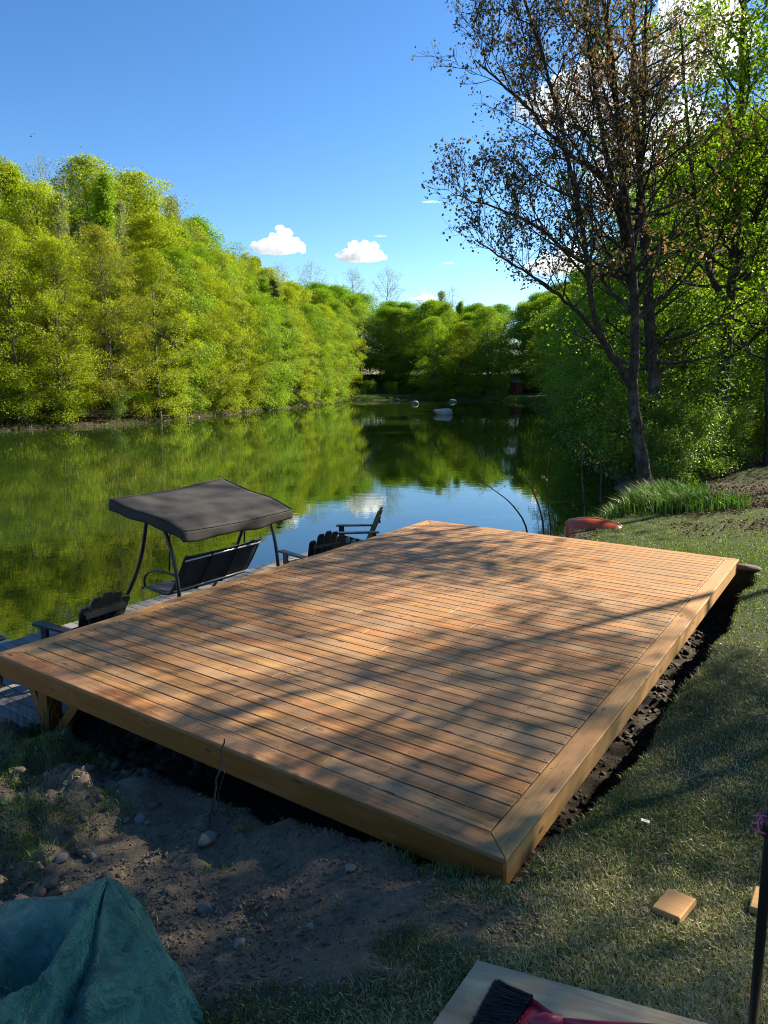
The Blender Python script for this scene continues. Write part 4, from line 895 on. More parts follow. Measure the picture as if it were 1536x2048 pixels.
def at_ground(px, d): x = (px - 768) / FPX * d * math.cos(PITCH); return x, d
x, y = at_ground(1012, 150); trl = tag(empty('camper_trailer', (x, y, gz(x, y)), R(8)), 'white trailer parked beyond the far bank behind the maroon gazebo', 'trailer')
m = MB(); m.prism([(-3.2, -1.1), (3.2, -1.1), (3.2, 1.1), (-3.2, 1.1)], 0.6, 3.1, 0.12); m.build('body', M['white'], trl)
for xx in (-1.8, 0.6, 2.2): m = MB(); m.box((xx, -1.115, 2.1), (0.8, 0.04, 0.55), ch=0.01); m.build('window', M['glass'], trl)
m = MB(); m.box((-0.5, -1.115, 1.6), (0.7, 0.04, 1.8), ch=0.01); m.build('door', M['roof'], trl)
for xx in (0.2, 1.0): m = MB(); m.tube([(xx, -1.12, 0.36), (xx, -0.9, 0.36)], 0.36, 16); m.build('wheel', M['resin'], trl)
x, y = at_ground(1033, 143); gb = tag(empty('gazebo', (x, y, gz(x, y)), R(20)), 'small maroon gazebo with pale roof on the far grassy bank', 'gazebo')
six = [(1.35 * math.cos(k * math.pi / 3), 1.35 * math.sin(k * math.pi / 3)) for k in range(6)]
m = MB(); m.prism(six, 0.0, 2.1); m.build('walls', M['maroon'], gb)
for k in range(6): m = MB(); m.box((1.38 * math.cos(k * math.pi / 3), 1.38 * math.sin(k * math.pi / 3), 1.07), (0.1, 0.1, 2.14)); m.build('corner_post', M['screw'], gb)
m = MB(); R6 = [(1.75 * math.cos(k * math.pi / 3), 1.75 * math.sin(k * math.pi / 3), 2.14) for k in range(6)]; m.add(R6 + [(0.4 * math.cos(k * math.pi / 3), 0.4 * math.sin(k * math.pi / 3), 2.75) for k in range(6)] + [(0, 0, 2.95)], [(k, (k + 1) % 6, 6 + (k + 1) % 6, 6 + k) for k in range(6)] + [(6 + k, 6 + (k + 1) % 6, 12) for k in range(6)] + [tuple(range(6))[::-1]], 0.5); m.build('roof', M['roof'], gb)
x, y = at_ground(938, 139); brl = tag(empty('buoy_barrel', (x, y, gz(x, y) + 0.45)), 'round dark red barrel at the far water edge', 'barrel')
m = MB(); m.tube([(0, -0.5, 0.1), (0, -0.42, 0.1), (0, 0.42, 0.1), (0, 0.5, 0.1)], [0.40, 0.46, 0.46, 0.40], 18); m.build('drum', M['boat'], brl, True)
m = MB(); m.tube([(0, -0.2, 0.1), (0, -0.14, 0.1)], 0.475, 18); m.tube([(0, 0.14, 0.1), (0, 0.2, 0.1)], 0.475, 18); m.build('hoops', M['maroon'], brl, True)
x, y = at_ground(985, 146); pk = tag(empty('parked_cart', (x, y, gz(x, y)), R(10)), 'small dark parked cart left of the white trailer', 'cart')
m = MB(); m.prism([(-1.0, -0.55), (1.0, -0.55), (1.0, 0.55), (-1.0, 0.55)], 0.35, 0.95, 0.06); m.build('body', M['resin'], pk)
for xx in (-0.7, 0.7):
    for yy in (-0.58, 0.58): m = MB(); m.tube([(xx, yy - 0.08, 0.27), (xx, yy + 0.08, 0.27)], 0.27, 14); m.build('wheel', M['screw'], pk)
m = MB()
for xx in (-0.8, 0.5):
    for yy in (-0.5, 0.5): m.tube([(xx, yy, 0.9), (xx, yy, 1.75)], 0.03, 6)
m.prism([(-0.95, -0.6), (0.65, -0.6), (0.65, 0.6), (-0.95, 0.6)], 1.75, 1.81, 0.01); m.build('roof_frame', M['resin'], pk)

# ------------------------------------------------------------------ things on the near ground
def ground_pt(px, py, it=30):
    z = 0.0
    for _ in range(it): p = onz(px, py, z); z = 0.5 * z + 0.5 * gz(p[0], p[1])
    return onz(px, py, z)
from mathutils import Matrix
# tarp over a heap
TC = np.array([-1.02, 2.34]); base_pts = [(-0.80, 2.52), (-0.70, 2.3), (-0.66, 2.0), (-0.74, 1.6), (-0.95, 1.2), (-1.6, 1.1), (-2.6, 1.4), (-2.8, 2.0), (-2.2, 2.36), (-1.45, 2.50), (-1.0, 2.56)]
ba = np.array([math.atan2(q[1] - TC[1], q[0] - TC[0]) for q in base_pts]); brd = np.array([math.hypot(q[0] - TC[0], q[1] - TC[1]) for q in base_pts]); od = np.argsort(ba); ba, brd = ba[od], brd[od]
na, nr_ = 380, 150; AN = np.linspace(-math.pi, math.pi, na, endpoint=False); RT = np.linspace(0, 1.0, nr_) ** 0.9
AA, RR = np.meshgrid(AN, RT, indexing='ij'); RB_ = np.interp(AA, np.r_[ba[-1] - 2 * math.pi, ba, ba[0] + 2 * math.pi], np.r_[brd[-1], brd, brd[0]])
RB_ = RB_ * (1 + 0.03 * np.sin(AA * 9) + 0.02 * np.sin(AA * 23 + 1)); XX = TC[0] + RB_ * RR * np.cos(AA); YY = TC[1] + RB_ * RR * np.sin(AA)
gzz = height(XX, YY); zc = 0.62
hh = (1 - RR ** 1.35)
ZZ = gzz * (1 - hh) + zc * hh
def ridge(ang, wid, amp): d = np.abs((AA - ang + math.pi) % (2 * math.pi) - math.pi); return amp * np.exp(-(d / wid) ** 2) * np.sin(np.clip(RR, 0, 1) * math.pi) ** 0.7
wx_ = fbm(XX, YY, 1.7, 3, 61) * 0.35; wy_ = fbm(XX + 9, YY, 1.7, 3, 62) * 0.35; env = np.sin(np.clip(RR, 0, 1) * math.pi) ** 0.6
AAw = AA; 
def ridge(ang, wid, amp, p=0.7, bend=0.0): d = (AA + bend * (RR - 0.5) - ang + math.pi) % (2 * math.pi) - math.pi; return amp * np.exp(-np.abs(d / wid) ** 1.3) * np.sin(np.clip(RR, 0, 1) * math.pi) ** p
ZZ = ZZ + ridge(-1.78, 0.10, 0.10, 0.5, 0.2) - ridge(-1.58, 0.06, 0.07, 0.5, 0.2) + ridge(-0.75, 0.25, 0.03)
fold = (YY - TC[1] + 0.52 + 0.25 * (XX - TC[0]) + wx_ * 0.25); ZZ = ZZ + np.where(AA < -1.7, 1, 0) * 0.055 * np.exp(-(fold / 0.07) ** 2) * sstep(0.15, 0.3, RR) - np.where(AA < -1.7, 1, 0) * 0.05 * np.exp(-((fold + 0.11) / 0.06) ** 2) * sstep(0.15, 0.3, RR)
rdg = 1 - np.abs(fbm(XX + wx_, YY + wy_, 2.6, 2, 51)) * 3.0; rdg2 = 1 - np.abs(fbm(XX * 0.8 + wy_, YY * 1.3 + wx_, 6.0, 3, 52)) * 2.4
ZZ = ZZ + (0.045 * rdg + 0.024 * rdg2 + 0.006 * (1 - 2.2 * np.abs(fbm(XX + wy_, YY, 17.0, 2, 53)))) * env + 0.012
ii = np.arange(na * nr_).reshape(na, nr_); i2 = np.roll(ii, -1, axis=0); Ft = np.stack([ii[:, :-1], ii[:, 1:], i2[:, 1:], i2[:, :-1]], -1).reshape(-1, 4)
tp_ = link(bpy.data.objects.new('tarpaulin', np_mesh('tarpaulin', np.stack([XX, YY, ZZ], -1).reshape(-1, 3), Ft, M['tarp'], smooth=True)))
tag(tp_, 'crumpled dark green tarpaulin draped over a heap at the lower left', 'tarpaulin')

# plywood sheet and broom
pc = ground_pt(955, 1920); pL_ = ground_pt(880, 2050); pR_ = ground_pt(1420, 2050); pc[2] += 0.035; pL_[2] += 0.035; pR_[2] += 0.05
gA = np.linalg.solve(np.array([(pL_ - pc)[:2], (pR_ - pc)[:2]]), np.array([(pL_ - pc)[2], (pR_ - pc)[2]]))
def on_ply(px, py, h=0.0):
    r_ = ray(px, py); o_ = np.array([0, 0, CH - h]); t_ = (pc[2] + gA @ (o_[:2] - pc[:2]) - o_[2]) / (r_[2] - gA @ r_[:2]); return o_ + r_ * t_ + np.array([0, 0, h])
pc = on_ply(955, 1920); ex = on_ply(1420, 2048) - pc; ex /= np.linalg.norm(ex); nz_ = np.array([-gA[0], -gA[1], 1]); nz_ /= np.linalg.norm(nz_); ey = np.cross(nz_, ex)
ply = tag(empty('plywood_sheet', tuple(pc)), 'worn plywood sheet lying on the grass at the bottom edge', 'plywood'); ply.rotation_euler = Matrix([[ex[k], ey[k], nz_[k]] for k in range(3)]).to_euler()
m = MB(); m.prism([(0, -1.1), (1.6, -1.1), (1.6, 0), (0, 0)], -0.019, 0, 0.001); m.build('panel', M['ply'], ply)
brm = on_ply(1000, 2000); broom = tag(empty('red_broom', tuple(brm)), 'red broom with black bristles lying on the plywood sheet', 'broom')
bp = [on_ply(*q, 0.02) - brm for q in ((993, 1962), (1056, 1998), (1026, 2045), (946, 2050))]; rgb = np.random.default_rng(9); nbv = 5200
sA = [on_ply(1066, 1998, 0.035) - brm, on_ply(1022, 2062, 0.035) - brm]; eA = [on_ply(990, 1960, 0.012) - brm, on_ply(936, 2062, 0.012) - brm]
u = rgb.random(nbv); s0 = sA[0] * (1 - u)[:, None] + sA[1] * u[:, None]; s0 = s0 + rgb.normal(0, 1, (nbv, 3)) * np.array([.002, .002, .008]); u2 = np.clip(u + rgb.normal(0, 0.02, nbv), -0.03, 1.03)
e0 = eA[0] * (1 - u2)[:, None] + eA[1] * u2[:, None]; lf_ = rgb.uniform(0.86, 1.02, nbv)[:, None]; e0 = s0 + (e0 - s0) * lf_ + rgb.normal(0, 1, (nbv, 3)) * np.array([.002, .002, .006]); 
wv = rgb.normal(0, 1, (nbv, 3)); wv[:, 2] = np.abs(wv[:, 2]) * .3; wv = wv / np.linalg.norm(wv, axis=1)[:, None] * 0.0011
vv = np.stack([s0 - wv, s0 + wv, e0 + wv * .6, e0 - wv * .6], 1).reshape(-1, 3)
link(bpy.data.objects.new('bristles', np_mesh('bristles', vv, np.arange(4 * nbv).reshape(-1, 4), M['bristle'])), broom)
c0 = [on_ply(1060, 1994, 0.05) - brm, on_ply(1072, 2000, 0.05) - brm, on_ply(1120, 2036, 0.045) - brm, on_ply(1118, 2056, 0.04) - brm, on_ply(1040, 2090, 0.05) - brm, on_ply(1012, 2066, 0.05) - brm]
m = MB(); lo = [np.array([q[0], q[1], 0.004]) for q in c0]; hi = [np.array(q) * np.array([1, 1, 1]) for q in c0]; cn = sum(hi) / 6; hi2 = [q * 0.86 + cn * 0.14 + np.array([0, 0, -0.02]) for q in hi]
m.add(lo + hi + hi2, [(k, (k + 1) % 6, 6 + (k + 1) % 6, 6 + k) for k in range(6)] + [(6 + k, 6 + (k + 1) % 6, 12 + (k + 1) % 6, 12 + k) for k in range(6)] + [tuple(12 + k for k in range(6))], 0.5); m.build('socket', M['red_plastic'], broom)
m = MB(); m.tube([on_ply(1056, 2046, 0.055) - brm, on_ply(1090, 2040, 0.06) - brm, on_ply(1124, 2042, 0.055) - brm], [0.012, 0.024, 0.018], 12); m.build('ferrule', M['red_plastic'], broom, True)
m = MB(); m.tube([on_ply(1115, 2042, 0.055) - brm, on_ply(1216, 2050, 0.06) - brm, on_ply(1700, 2075, 0.07) - brm], 0.0115, 12); m.build('handle', M['red_plastic'], broom, True)

# offcut block, second piece at the edge, tag card
bk = [onz(*q, 0.0) for q in ((1299, 1811), (1334, 1774), (1397, 1797), (1361, 1838))]
gb_ = ground_pt(1345, 1812); bz = gb_[2] + 0.055; bk = [onz(*q, bz) for q in ((1299, 1811), (1334, 1774), (1397, 1797), (1361, 1838))]; cb = sum(bk) / 4
ang = math.atan2((bk[1] - bk[0])[1], (bk[1] - bk[0])[0])
blk = empty('wood_offcut', (cb[0], cb[1], bz), ang - math.pi / 2); blk.rotation_euler = (R(-8), R(-3), ang)
m = MB(); m.prism([(-0.088, -0.069), (0.088, -0.069), (0.088, 0.069), (-0.088, 0.069)], -0.038, 0.0, 0.005); o = m.build('block', M['block'], blk); tag(blk, 'square honey-coloured timber offcut lying on the lawn', 'offcut')
gb_ = ground_pt(1525, 1824); b2 = empty('wood_offcut', (gb_[0] + 0.02, gb_[1], gb_[2] + 0.04), R(55)); m = MB(); m.prism([(-0.06, -0.069), (0.12, -0.069), (0.12, 0.069), (-0.06, 0.069)], -0.038, 0.0, 0.005); m.build('block', M['block'], b2); tag(b2, 'small timber offcut mostly hidden by the black pole at the right edge', 'offcut')
gb_ = ground_pt(1290, 1652); cd = tag(empty('lumber_tag', (gb_[0], gb_[1], gb_[2] + 0.035), R(-25)), 'tiny white printed lumber tag on the grass', 'tag')
cd.rotation_euler = (R(8), R(5), R(-22)); m = MB(); m.prism([(-0.024, -0.011), (0.024, -0.011), (0.024, 0.011), (-0.024, 0.011)], 0, 0.0008); m.build('card', M['paper'], cd)
m = MB(); [m.prism([(-0.010 + k * 0.0034, -0.003), (-0.0085 + k * 0.0034, -0.003), (-0.0085 + k * 0.0034, 0.006), (-0.010 + k * 0.0034, 0.006)], 0.0008, 0.0012) for k in range(7)]; m.build('print', M['ink'], cd)
# black pole with pink string
pb = onz(1516, 1880, 0.45 + 0.0); q0 = aty(1506, 2048, 1.35); q1 = aty(1540, 1660, 1.35)
vd = np.array(q1 - q0); foot = q0 - vd / np.linalg.norm(vd) * 1.1; gzf = gz(foot[0], foot[1]); foot = q0 - vd * ((q0[2] - gzf) / vd[2]); topp = q0 + vd * 2.6
pole = tag(empty('black_pole', tuple(foot)), 'black metal pole standing at the right edge, tied with pink string', 'pole')
m = MB(); m.tube([np.zeros(3), (topp - foot) * 0.5, topp - foot], 0.0105, 16); m.build('shaft', M['pole'], pole, True)
kn = np.array(aty(1541, 1645, 1.35)) - foot; m = MB(); rs = np.random.default_rng(3)
for k in range(7):
    a0 = rs.random() * 6; r_ = rs.uniform(0.012, 0.028); c_ = kn + rs.normal(0, 0.006, 3)
    m.tube([c_ + np.array([r_ * math.cos(a0 + t) * 1.0, 0.4 * r_ * math.sin(t * 1.3), 0.7 * r_ * math.sin(a0 + t)]) + np.array([-0.008 * (k % 3), 0, 0]) for t in np.linspace(0, 5.5, 22)], 0.0012, 6)
m.build('string', M['pink'], pole, True)
m = MB(); m.tube([kn + np.array([0, 0, 0.02]), kn - np.array([0, 0, 0.03])], 0.016, 12); m.build('collar', M['resin'], pole, True)

# dead vine leaning on the deck front
P_ = [ground_pt(418, 1655), onz(430, 1600, -0.30), onz(438, 1545, -0.12), onz(444, 1510, -0.02), onz(448, 1478, 0.08)]
P_ = [np.array(p) for p in P_]; y0 = P_[0]; fr_ = W(-0.06, 2.1, 0)
pts = []
for (px, py), f_ in zip(((418, 1655), (428, 1600), (436, 1550), (444, 1515), (449, 1478)), (0, .25, .5, .75, 1)):
    dpt = y0[1] + (0.05 - 0.12 * f_); pts.append(aty(px, py, dpt))
pts = np.array(pts); t2 = np.linspace(0, 1, 22); Q = np.stack([np.interp(t2, np.linspace(0, 1, 5), pts[:, k]) for k in range(3)], 1); Q[1:-1] += np.random.default_rng(2).normal(0, 0.006, (20, 3)); Q[0, 2] -= 0.03
stk = tag(empty('dead_stick', tuple(Q[0])), 'thin twisted dead stick upright in front of the deck edge', 'stick')
m = MB(); m.tube(Q - Q[0], np.linspace(0.007, 0.0045, 22), 7); m.build('stem', M['bark_far'], stk, True)
m = MB(); m.tube(Q[2:14] - Q[0] + np.array([0.03, 0, 0]) + 0.012 * np.sin(np.arange(12))[:, None] * np.array([1, 0, 0]), 0.0022, 5); m.build('tendril', M['bark_far'], stk, True)

STN = [(280, 1637, .075, .05, 'flat grey stone on the dirt below the deck, largest of its trio'), (251, 1640, .045, .03, 'angular grey stone left of the largest in its trio'), (294, 1645, .04, .028, 'small rounded stone right of its trio'), (413, 1678, .10, .045, 'half-buried pale stone at the foot of the dead stick'), (412, 1822, .075, .055, 'brown angular stone upright in the middle of the dirt'), (480, 1888, .062, .035, 'smooth grey oval stone near the grass edge'), (122, 1718, .06, .04, 'light grey flat stone left of the tarpaulin peak'), (620, 1852, .035, .018, 'tan pebble on the right part of the dirt'), (300, 1722, .035, .022, 'small pale stone behind the tarpaulin peak'), (185, 1713, .05, .035, 'mossy stone just behind the tarpaulin peak'), (700, 1735, .06, .02, 'flat grey stone under the deck edge, right of the dead stick'), (205, 1715, .03, .02, 'white chip of stone on the clod')]
for i, (px, py, w_, h_, lab) in enumerate(STN):
    w_ *= 0.72; h_ *= 0.72
    p = ground_pt(px, py + 3); rock('stone', (p[0], p[1], p[2] + h_ * 0.35), (w_, w_ * 0.75, h_), 30 + i, M['stone'], lab, 'stone', 'stones scattered on the dug dirt')
for i, (a, b, w_, h_, lab) in enumerate([(0.9, 3.6, .16, .10, 'large dark rock in the shade under the deck, left of the steel post'), (1.2, 3.9, .13, .08, 'dark rock in the shade under the deck, near the left brace'), (0.8, 1.0, .13, .09, 'dark rock under the near end of the deck')]):
    p = W(a, b); rock('stone', (p[0], p[1], gz(p[0], p[1]) + h_ * .4), (w_, w_ * .8, h_), 50 + i, M['stone'], lab, 'stone', 'rocks under the deck')
p = ground_pt(1492, 1140); o = rock('log_stub', (p[0], p[1], p[2] + 0.04), (0.2, 0.10, 0.05), 71, M['clod'], 'dark earthy log stub past the far right deck corner', 'log')
# loose dirt crumbs, pebbles: uncountable
def scatter(n, seed, dens): 
    rr = np.random.default_rng(seed); x = rr.uniform(-4.0, 1.2, n); y = rr.uniform(2.2, 7.2, n); k = rr.random(n) < dens(x, y); return x[k], y[k], rr
def crumbs(name, n, seed, dens, smin, smax, mat):
    x, y, rr = scatter(n, seed, dens); k = len(x); z = height(x, y); s = smin + (smax - smin) * rr.random(k) ** 6
    oc = np.array([(1, 0, 0), (0, 1, 0), (-1, 0, 0), (0, -1, 0), (0.3, 0.3, 1), (-0.3, -0.2, 0.9), (0, 0, -0.7)]); fc = np.array([(0, 1, 4), (1, 2, 4), (2, 5, 4), (2, 3, 5), (3, 0, 4), (3, 4, 5), (1, 0, 6), (2, 1, 6), (3, 2, 6), (0, 3, 6)])
    v = oc[None] * rr.uniform(0.35, 1.4, (k, 7, 3)); an = rr.random(k) * 6.28; ca, sa = np.cos(an)[:, None], np.sin(an)[:, None]
    vx = v[..., 0] * ca - v[..., 1] * sa; vy = v[..., 0] * sa + v[..., 1] * ca; v = np.stack([vx, vy, v[..., 2] * 0.75], -1) * s[:, None, None] + np.stack([x, y, z], -1)[:, None]
    f = fc[None] + (np.arange(k) * 7)[:, None, None]
    o = link(bpy.data.objects.new(name, np_mesh(name, v.reshape(-1, 3), f.reshape(-1, 3), mat, rnd=np.repeat(rr.random(k), 7)))); tag(o, kind='stuff'); return o
def dd(x, y): a, b, pit, dirt = masks(x, y); return np.clip(dirt, 0, 1) * (1 - pit * 0.7) * np.clip(0.35 + 0.9 * fbm(x, y, 1.5, 3, 77), 0.05, 1) * (pond_sd(x, y) > 0)
crumbs('dirt_crumbs', 330000, 1, dd, 0.0025, 0.022, M['clod'])
crumbs('gravel', 20000, 2, lambda x, y: dd(x, y) * 0.6, 0.002, 0.018, M['stone'])
def dclod(x, y): return dd(x, y) * np.clip(sstep(-1.2, -2.0, x), 0, 1)
crumbs('earth_clods', 42000, 3, dclod, 0.006, 0.095, M['clod'])
def dpit(x, y): a, b, pit, dirt = masks(x, y); return pit * (b < 1.5)

def pit_debris(n, seed):
    q = np.random.default_rng(seed); a_ = q.uniform(-0.1, 8.2, n); b_ = q.uniform(-0.6, 0.9, n); P2 = A0[:2] + a_[:, None] * VA[:2] + b_[:, None] * UB[:2]; _, _, pt, _ = masks(P2[:, 0], P2[:, 1]); P2 = P2[pt > 0.5]; return P2
_q = pit_debris(9000, 81); _scatter = scatter
def scatter(n, seed, dens): q = np.random.default_rng(seed); return _q[:, 0], _q[:, 1], q
M['shaded_clod'] = stone_mat('shaded_earth', (0.018, 0.014, 0.011), (0.06, 0.046, 0.034))  # clod colour darkened to stand in for the shade in the pit
crumbs('pit_rubble', 0, 82, None, 0.005, 0.06, M['shaded_clod'])
scatter = _scatter
tw = MB(); q = np.random.default_rng(83); xx, yy, _ = scatter(900, 84, dd)
for x_, y_ in list(zip(xx, yy))[:170]:
    an = q.random() * 6.28; l_ = q.uniform(0.04, 0.20); d_ = np.array([math.cos(an), math.sin(an)]); p_ = [np.array([x_, y_]) + d_ * l_ * f_ + q.normal(0, 0.008, 2) for f_ in (0, .35, .7, 1)]
    tw.tube([(p[0], p[1], gz(p[0], p[1]) + 0.004 + 0.012 * k) for k, p in enumerate(p_)], np.linspace(q.uniform(.0015, .004), 0.001, 4), 4)
tag(tw.build('roots_and_twigs', M['bark_pale']), kind='stuff')
rr = np.random.default_rng(8)

# ------------------------------------------------------------------ grass
def cam_scatter(n, seed, py0=1085, py1=2048 + 60, px0=-60, px1=1620, zz=-0.25, power=1.0):
    """random ground points whose density falls with distance, kept where they stand on land"""
    rr = np.random.default_rng(seed); px = rr.uniform(px0, px1, n); py = py0 + (py1 - py0) * rr.random(n) ** power
    u = (px - 768) / FPX; v = (1024 - py) / FPX; c, s = math.cos(PITCH), math.sin(PITCH); dx, dy, dz = u, c + v * s, -s + v * c
    z = np.full(n, -0.15)
    for _ in range(12): t = (z - CH) / dz; z = 0.5 * z + 0.5 * np.clip(height(dx * t, dy * t), -1.2, 1.0)
    t = (z - CH) / dz; return dx * t, dy * t
def lawn_pts(n, seed, **k):
    x, y = cam_scatter(n, seed, **k); q_ = np.array([x - pc[0], y - pc[1]]); u_ = ex[0] * q_[0] + ex[1] * q_[1]; v_ = ey[0] * q_[0] + ey[1] * q_[1]; out_ = ~((u_ > -0.01) & (u_ < 1.62) & (v_ < 0.01) & (v_ > -1.12)) & (np.hypot(x - blk.location.x, y - blk.location.y) > 0.10); x, y = x[out_], y[out_]; a, b, pit, dirt = masks(x, y); rr = np.random.default_rng(seed + 1); sdv = pond_sd(x, y)
    keep = (pit < 0.35) & (sdv > 0.15) & (rr.random(len(x)) > dirt * 0.97) & ~((a > 0.1) & (a < 7.6) & (b > 0.05) & (b < 5.2)) & (rr.random(len(x)) > litter_mask(x, y, sdv) * 0.9) & (y < 22)
    return x[keep], y[keep]
def patchy(x, y, seed): return np.clip(0.5 + 0.5 * fbm(x, y, 1.3, 4, seed) * 1.8, 0, 1)
def lawn(name, n, seed, h, wid, lean, mat, label=None, power=1.0, shift=0.0, **k):
    x, y = lawn_pts(n, seed, power=power, **k); d = np.hypot(x, y); rr = np.random.default_rng(seed + 3)
    me = blades(name, np.stack([x, y], 1), h * (0.75 + 0.5 * patchy(x, y, 4)), wid * (0.8 + d * 0.10), lean, seed + 2, mat, 0.3)
    nv = len(x); r = np.clip(rr.normal(0.45, 0.22, nv) + (patchy(x, y, 19) - 0.5) * 1.1 + shift, 0, 1); me.attributes['rnd'].data.foreach_set('value', np.repeat(r, 5).astype(np.float32))
    o = link(bpy.data.objects.new(name, me)); tag(o, label, kind='stuff'); return o
lawn('lawn_grass', 230000, 100, 0.034, 0.0036, 0.75, L['grass'])
lawn('dry_clippings', 150000, 200, 0.052, 0.0050, 1.4, L['grass'], shift=0.26, py0=1250)
lawn('green_grass', 90000, 300, 0.045, 0.0036, 0.5, L['tuft'], py0=1090, power=0.8)
# lit far lawn strip and right slope need green too
x, y = cam_scatter(150000, 410, py0=930, py1=1480, px0=1180, px1=1600); sdv = pond_sd(x, y); a, b, pit, dirt = masks(x, y); kp = (sdv > 0.4) & (pit < 0.3) & (litter_mask(x, y, sdv) < np.random.default_rng(4).random(len(x)) * 0.8) & ((b < -0.05) | (a > 7.75)) & (y < 40) & (np.random.default_rng(44).random(len(x)) < sstep(6.0, 12.0, y))
me = blades('far_lawn_grass', np.stack([x[kp], y[kp]], 1), 0.05, 0.010, 0.6, 411, L['tuft'], 0.3); tag(link(bpy.data.objects.new('far_lawn_grass', me)), kind='stuff')
# tufts on the dug edge
tf = []
rr = np.random.default_rng(12)
for px, py, sx, sy, n in [(120, 1500, .32, .10, 1500), (60, 1530, .3, .10, 900), (170, 1515, .12, .08, 500), (60, 1620, .28, .09, 1000), (30, 1560, .2, .06, 350), (40, 1690, .22, .07, 500), (60, 1745, .10, .05, 160), (215, 1590, .12, .05, 120), (20, 1480, .3, .1, 600), (240, 1615, .1, .05, 120), (900, 1745, .12, .05, 240), (800, 1715, .10, .04, 90), (1000, 1758, .25, .04, 300), (470, 1625, .06, .03, 30), (490, 1660, .05, .03, 60), (430, 1740, .15, .05, 40), (1110, 1640, .15, .15, 80)]:
    c = ground_pt(px, py); tf.append(rr.normal(0, 1, (n, 2)) * np.array([sx, sy]) * 0.8 + c[:2])
tf = np.concatenate(tf); a, b, pit, dirt = masks(tf[:, 0], tf[:, 1]); tf = tf[pit < 0.5]
tag(link(bpy.data.objects.new('grass_tufts', blades('grass_tufts', tf, 0.085, 0.0045, 0.5, 13, L['tuft'], 0.4))), kind='stuff')
c = W(0.02, 4.52); q = rr.normal(0, 1, (60, 2)) * np.array([0.13, 0.05]) + c[:2]
tag(link(bpy.data.objects.new('dry_grass_stalks', blades('dry_grass_stalks', q, 0.42, 0.005, 0.18, 14, L['grass'], 0.2))), 'tall dry grass stalks in front of the corner post', 'grass')
# fallen leaves on the shaded slope and along the shore
x, y = cam_scatter(60000, 500, py0=900, py1=1140, px0=1120, px1=1600); sdv = pond_sd(x, y); kp = (sdv > 0.2) & (np.random.default_rng(5).random(len(x)) < litter_mask(x, y, sdv)) & (y < 45)
x, y = x[kp][:9000], y[kp][:9000]; k = len(x); lr = np.random.default_rng(6); z = height(x, y) + 0.02 + 0.02 * lr.random(k)
lv = Leaves(); nn = lr.normal(0, 0.55, (k, 3)); nn[:, 2] = 1; nn /= np.linalg.norm(nn, axis=1)[:, None]; lv.c.append(np.stack([x, y, z], 1)); lv.n.append(nn); lv.z.append(lr.uniform(0.03, 0.07, k)); lv.r.append(lr.random(k))
tag(link(bpy.data.objects.new('fallen_leaves', lv.mesh('fallen_leaves', L['litter'], lr, 0.8))), kind='stuff')
# far bank grass and sedges along the waterline
def shore_pts(n, seed, i0, i1, s0, s1):
    rr = np.random.default_rng(seed); seg = [(PP[i], PP[(i + 1) % len(PP)]) for i in range(i0, i1)]; ln = np.array([np.linalg.norm(b - a) for a, b in seg]); ch = rr.choice(len(seg), n, p=ln / ln.sum())
    t = rr.random(n); A_ = np.array([s[0] for s in seg])[ch]; B_ = np.array([s[1] for s in seg])[ch]; d = (B_ - A_) / np.linalg.norm(B_ - A_, axis=1)[:, None]; nr = np.stack([d[:, 1], -d[:, 0]], 1)
    p = A_ + (B_ - A_) * t[:, None]; q = p + nr * rr.uniform(s0, s1, n)[:, None]; return q
for nm, i0, i1, n, h_, s1, mt in (('bank_grass', 11, 17, 26000, 0.55, 3.0, 'reed'), ('far_bank_grass', 17, 20, 16000, 0.45, 4.0, 'tuft'), ('left_bank_sedge', 20, 26, 2500, 0.35, 0.8, 'wild')):
    q = shore_pts(n, 900 + i0, i0, i1, -0.2, s1); sdv = pond_sd(q[:, 0], q[:, 1]); q = q[sdv > -0.1]
    tag(link(bpy.data.objects.new(nm, blades(nm, q, h_, 0.045, 0.5, 901 + i0, L[mt], 0.4))), kind='stuff')
# dead twigs tangled along the left waterline
m = MB(); rr = np.random.default_rng(15); q = shore_pts(420, 77, 21, 26, -0.4, 1.2)
for p in q:
    z0 = WZ + 0.05; d = rr.normal(0, 1, 3); d[2] = abs(d[2]) * 0.5; d /= np.linalg.norm(d); l = rr.uniform(0.5, 1.8); c = np.array([p[0], p[1], z0]); m.tube([c, c + d * l * .5 + rr.normal(0, .06, 3), c + d * l], [0.02, 0.014, 0.006], 4)
tag(m.build('bank_brushwood', M['bark_far'], None), kind='stuff')

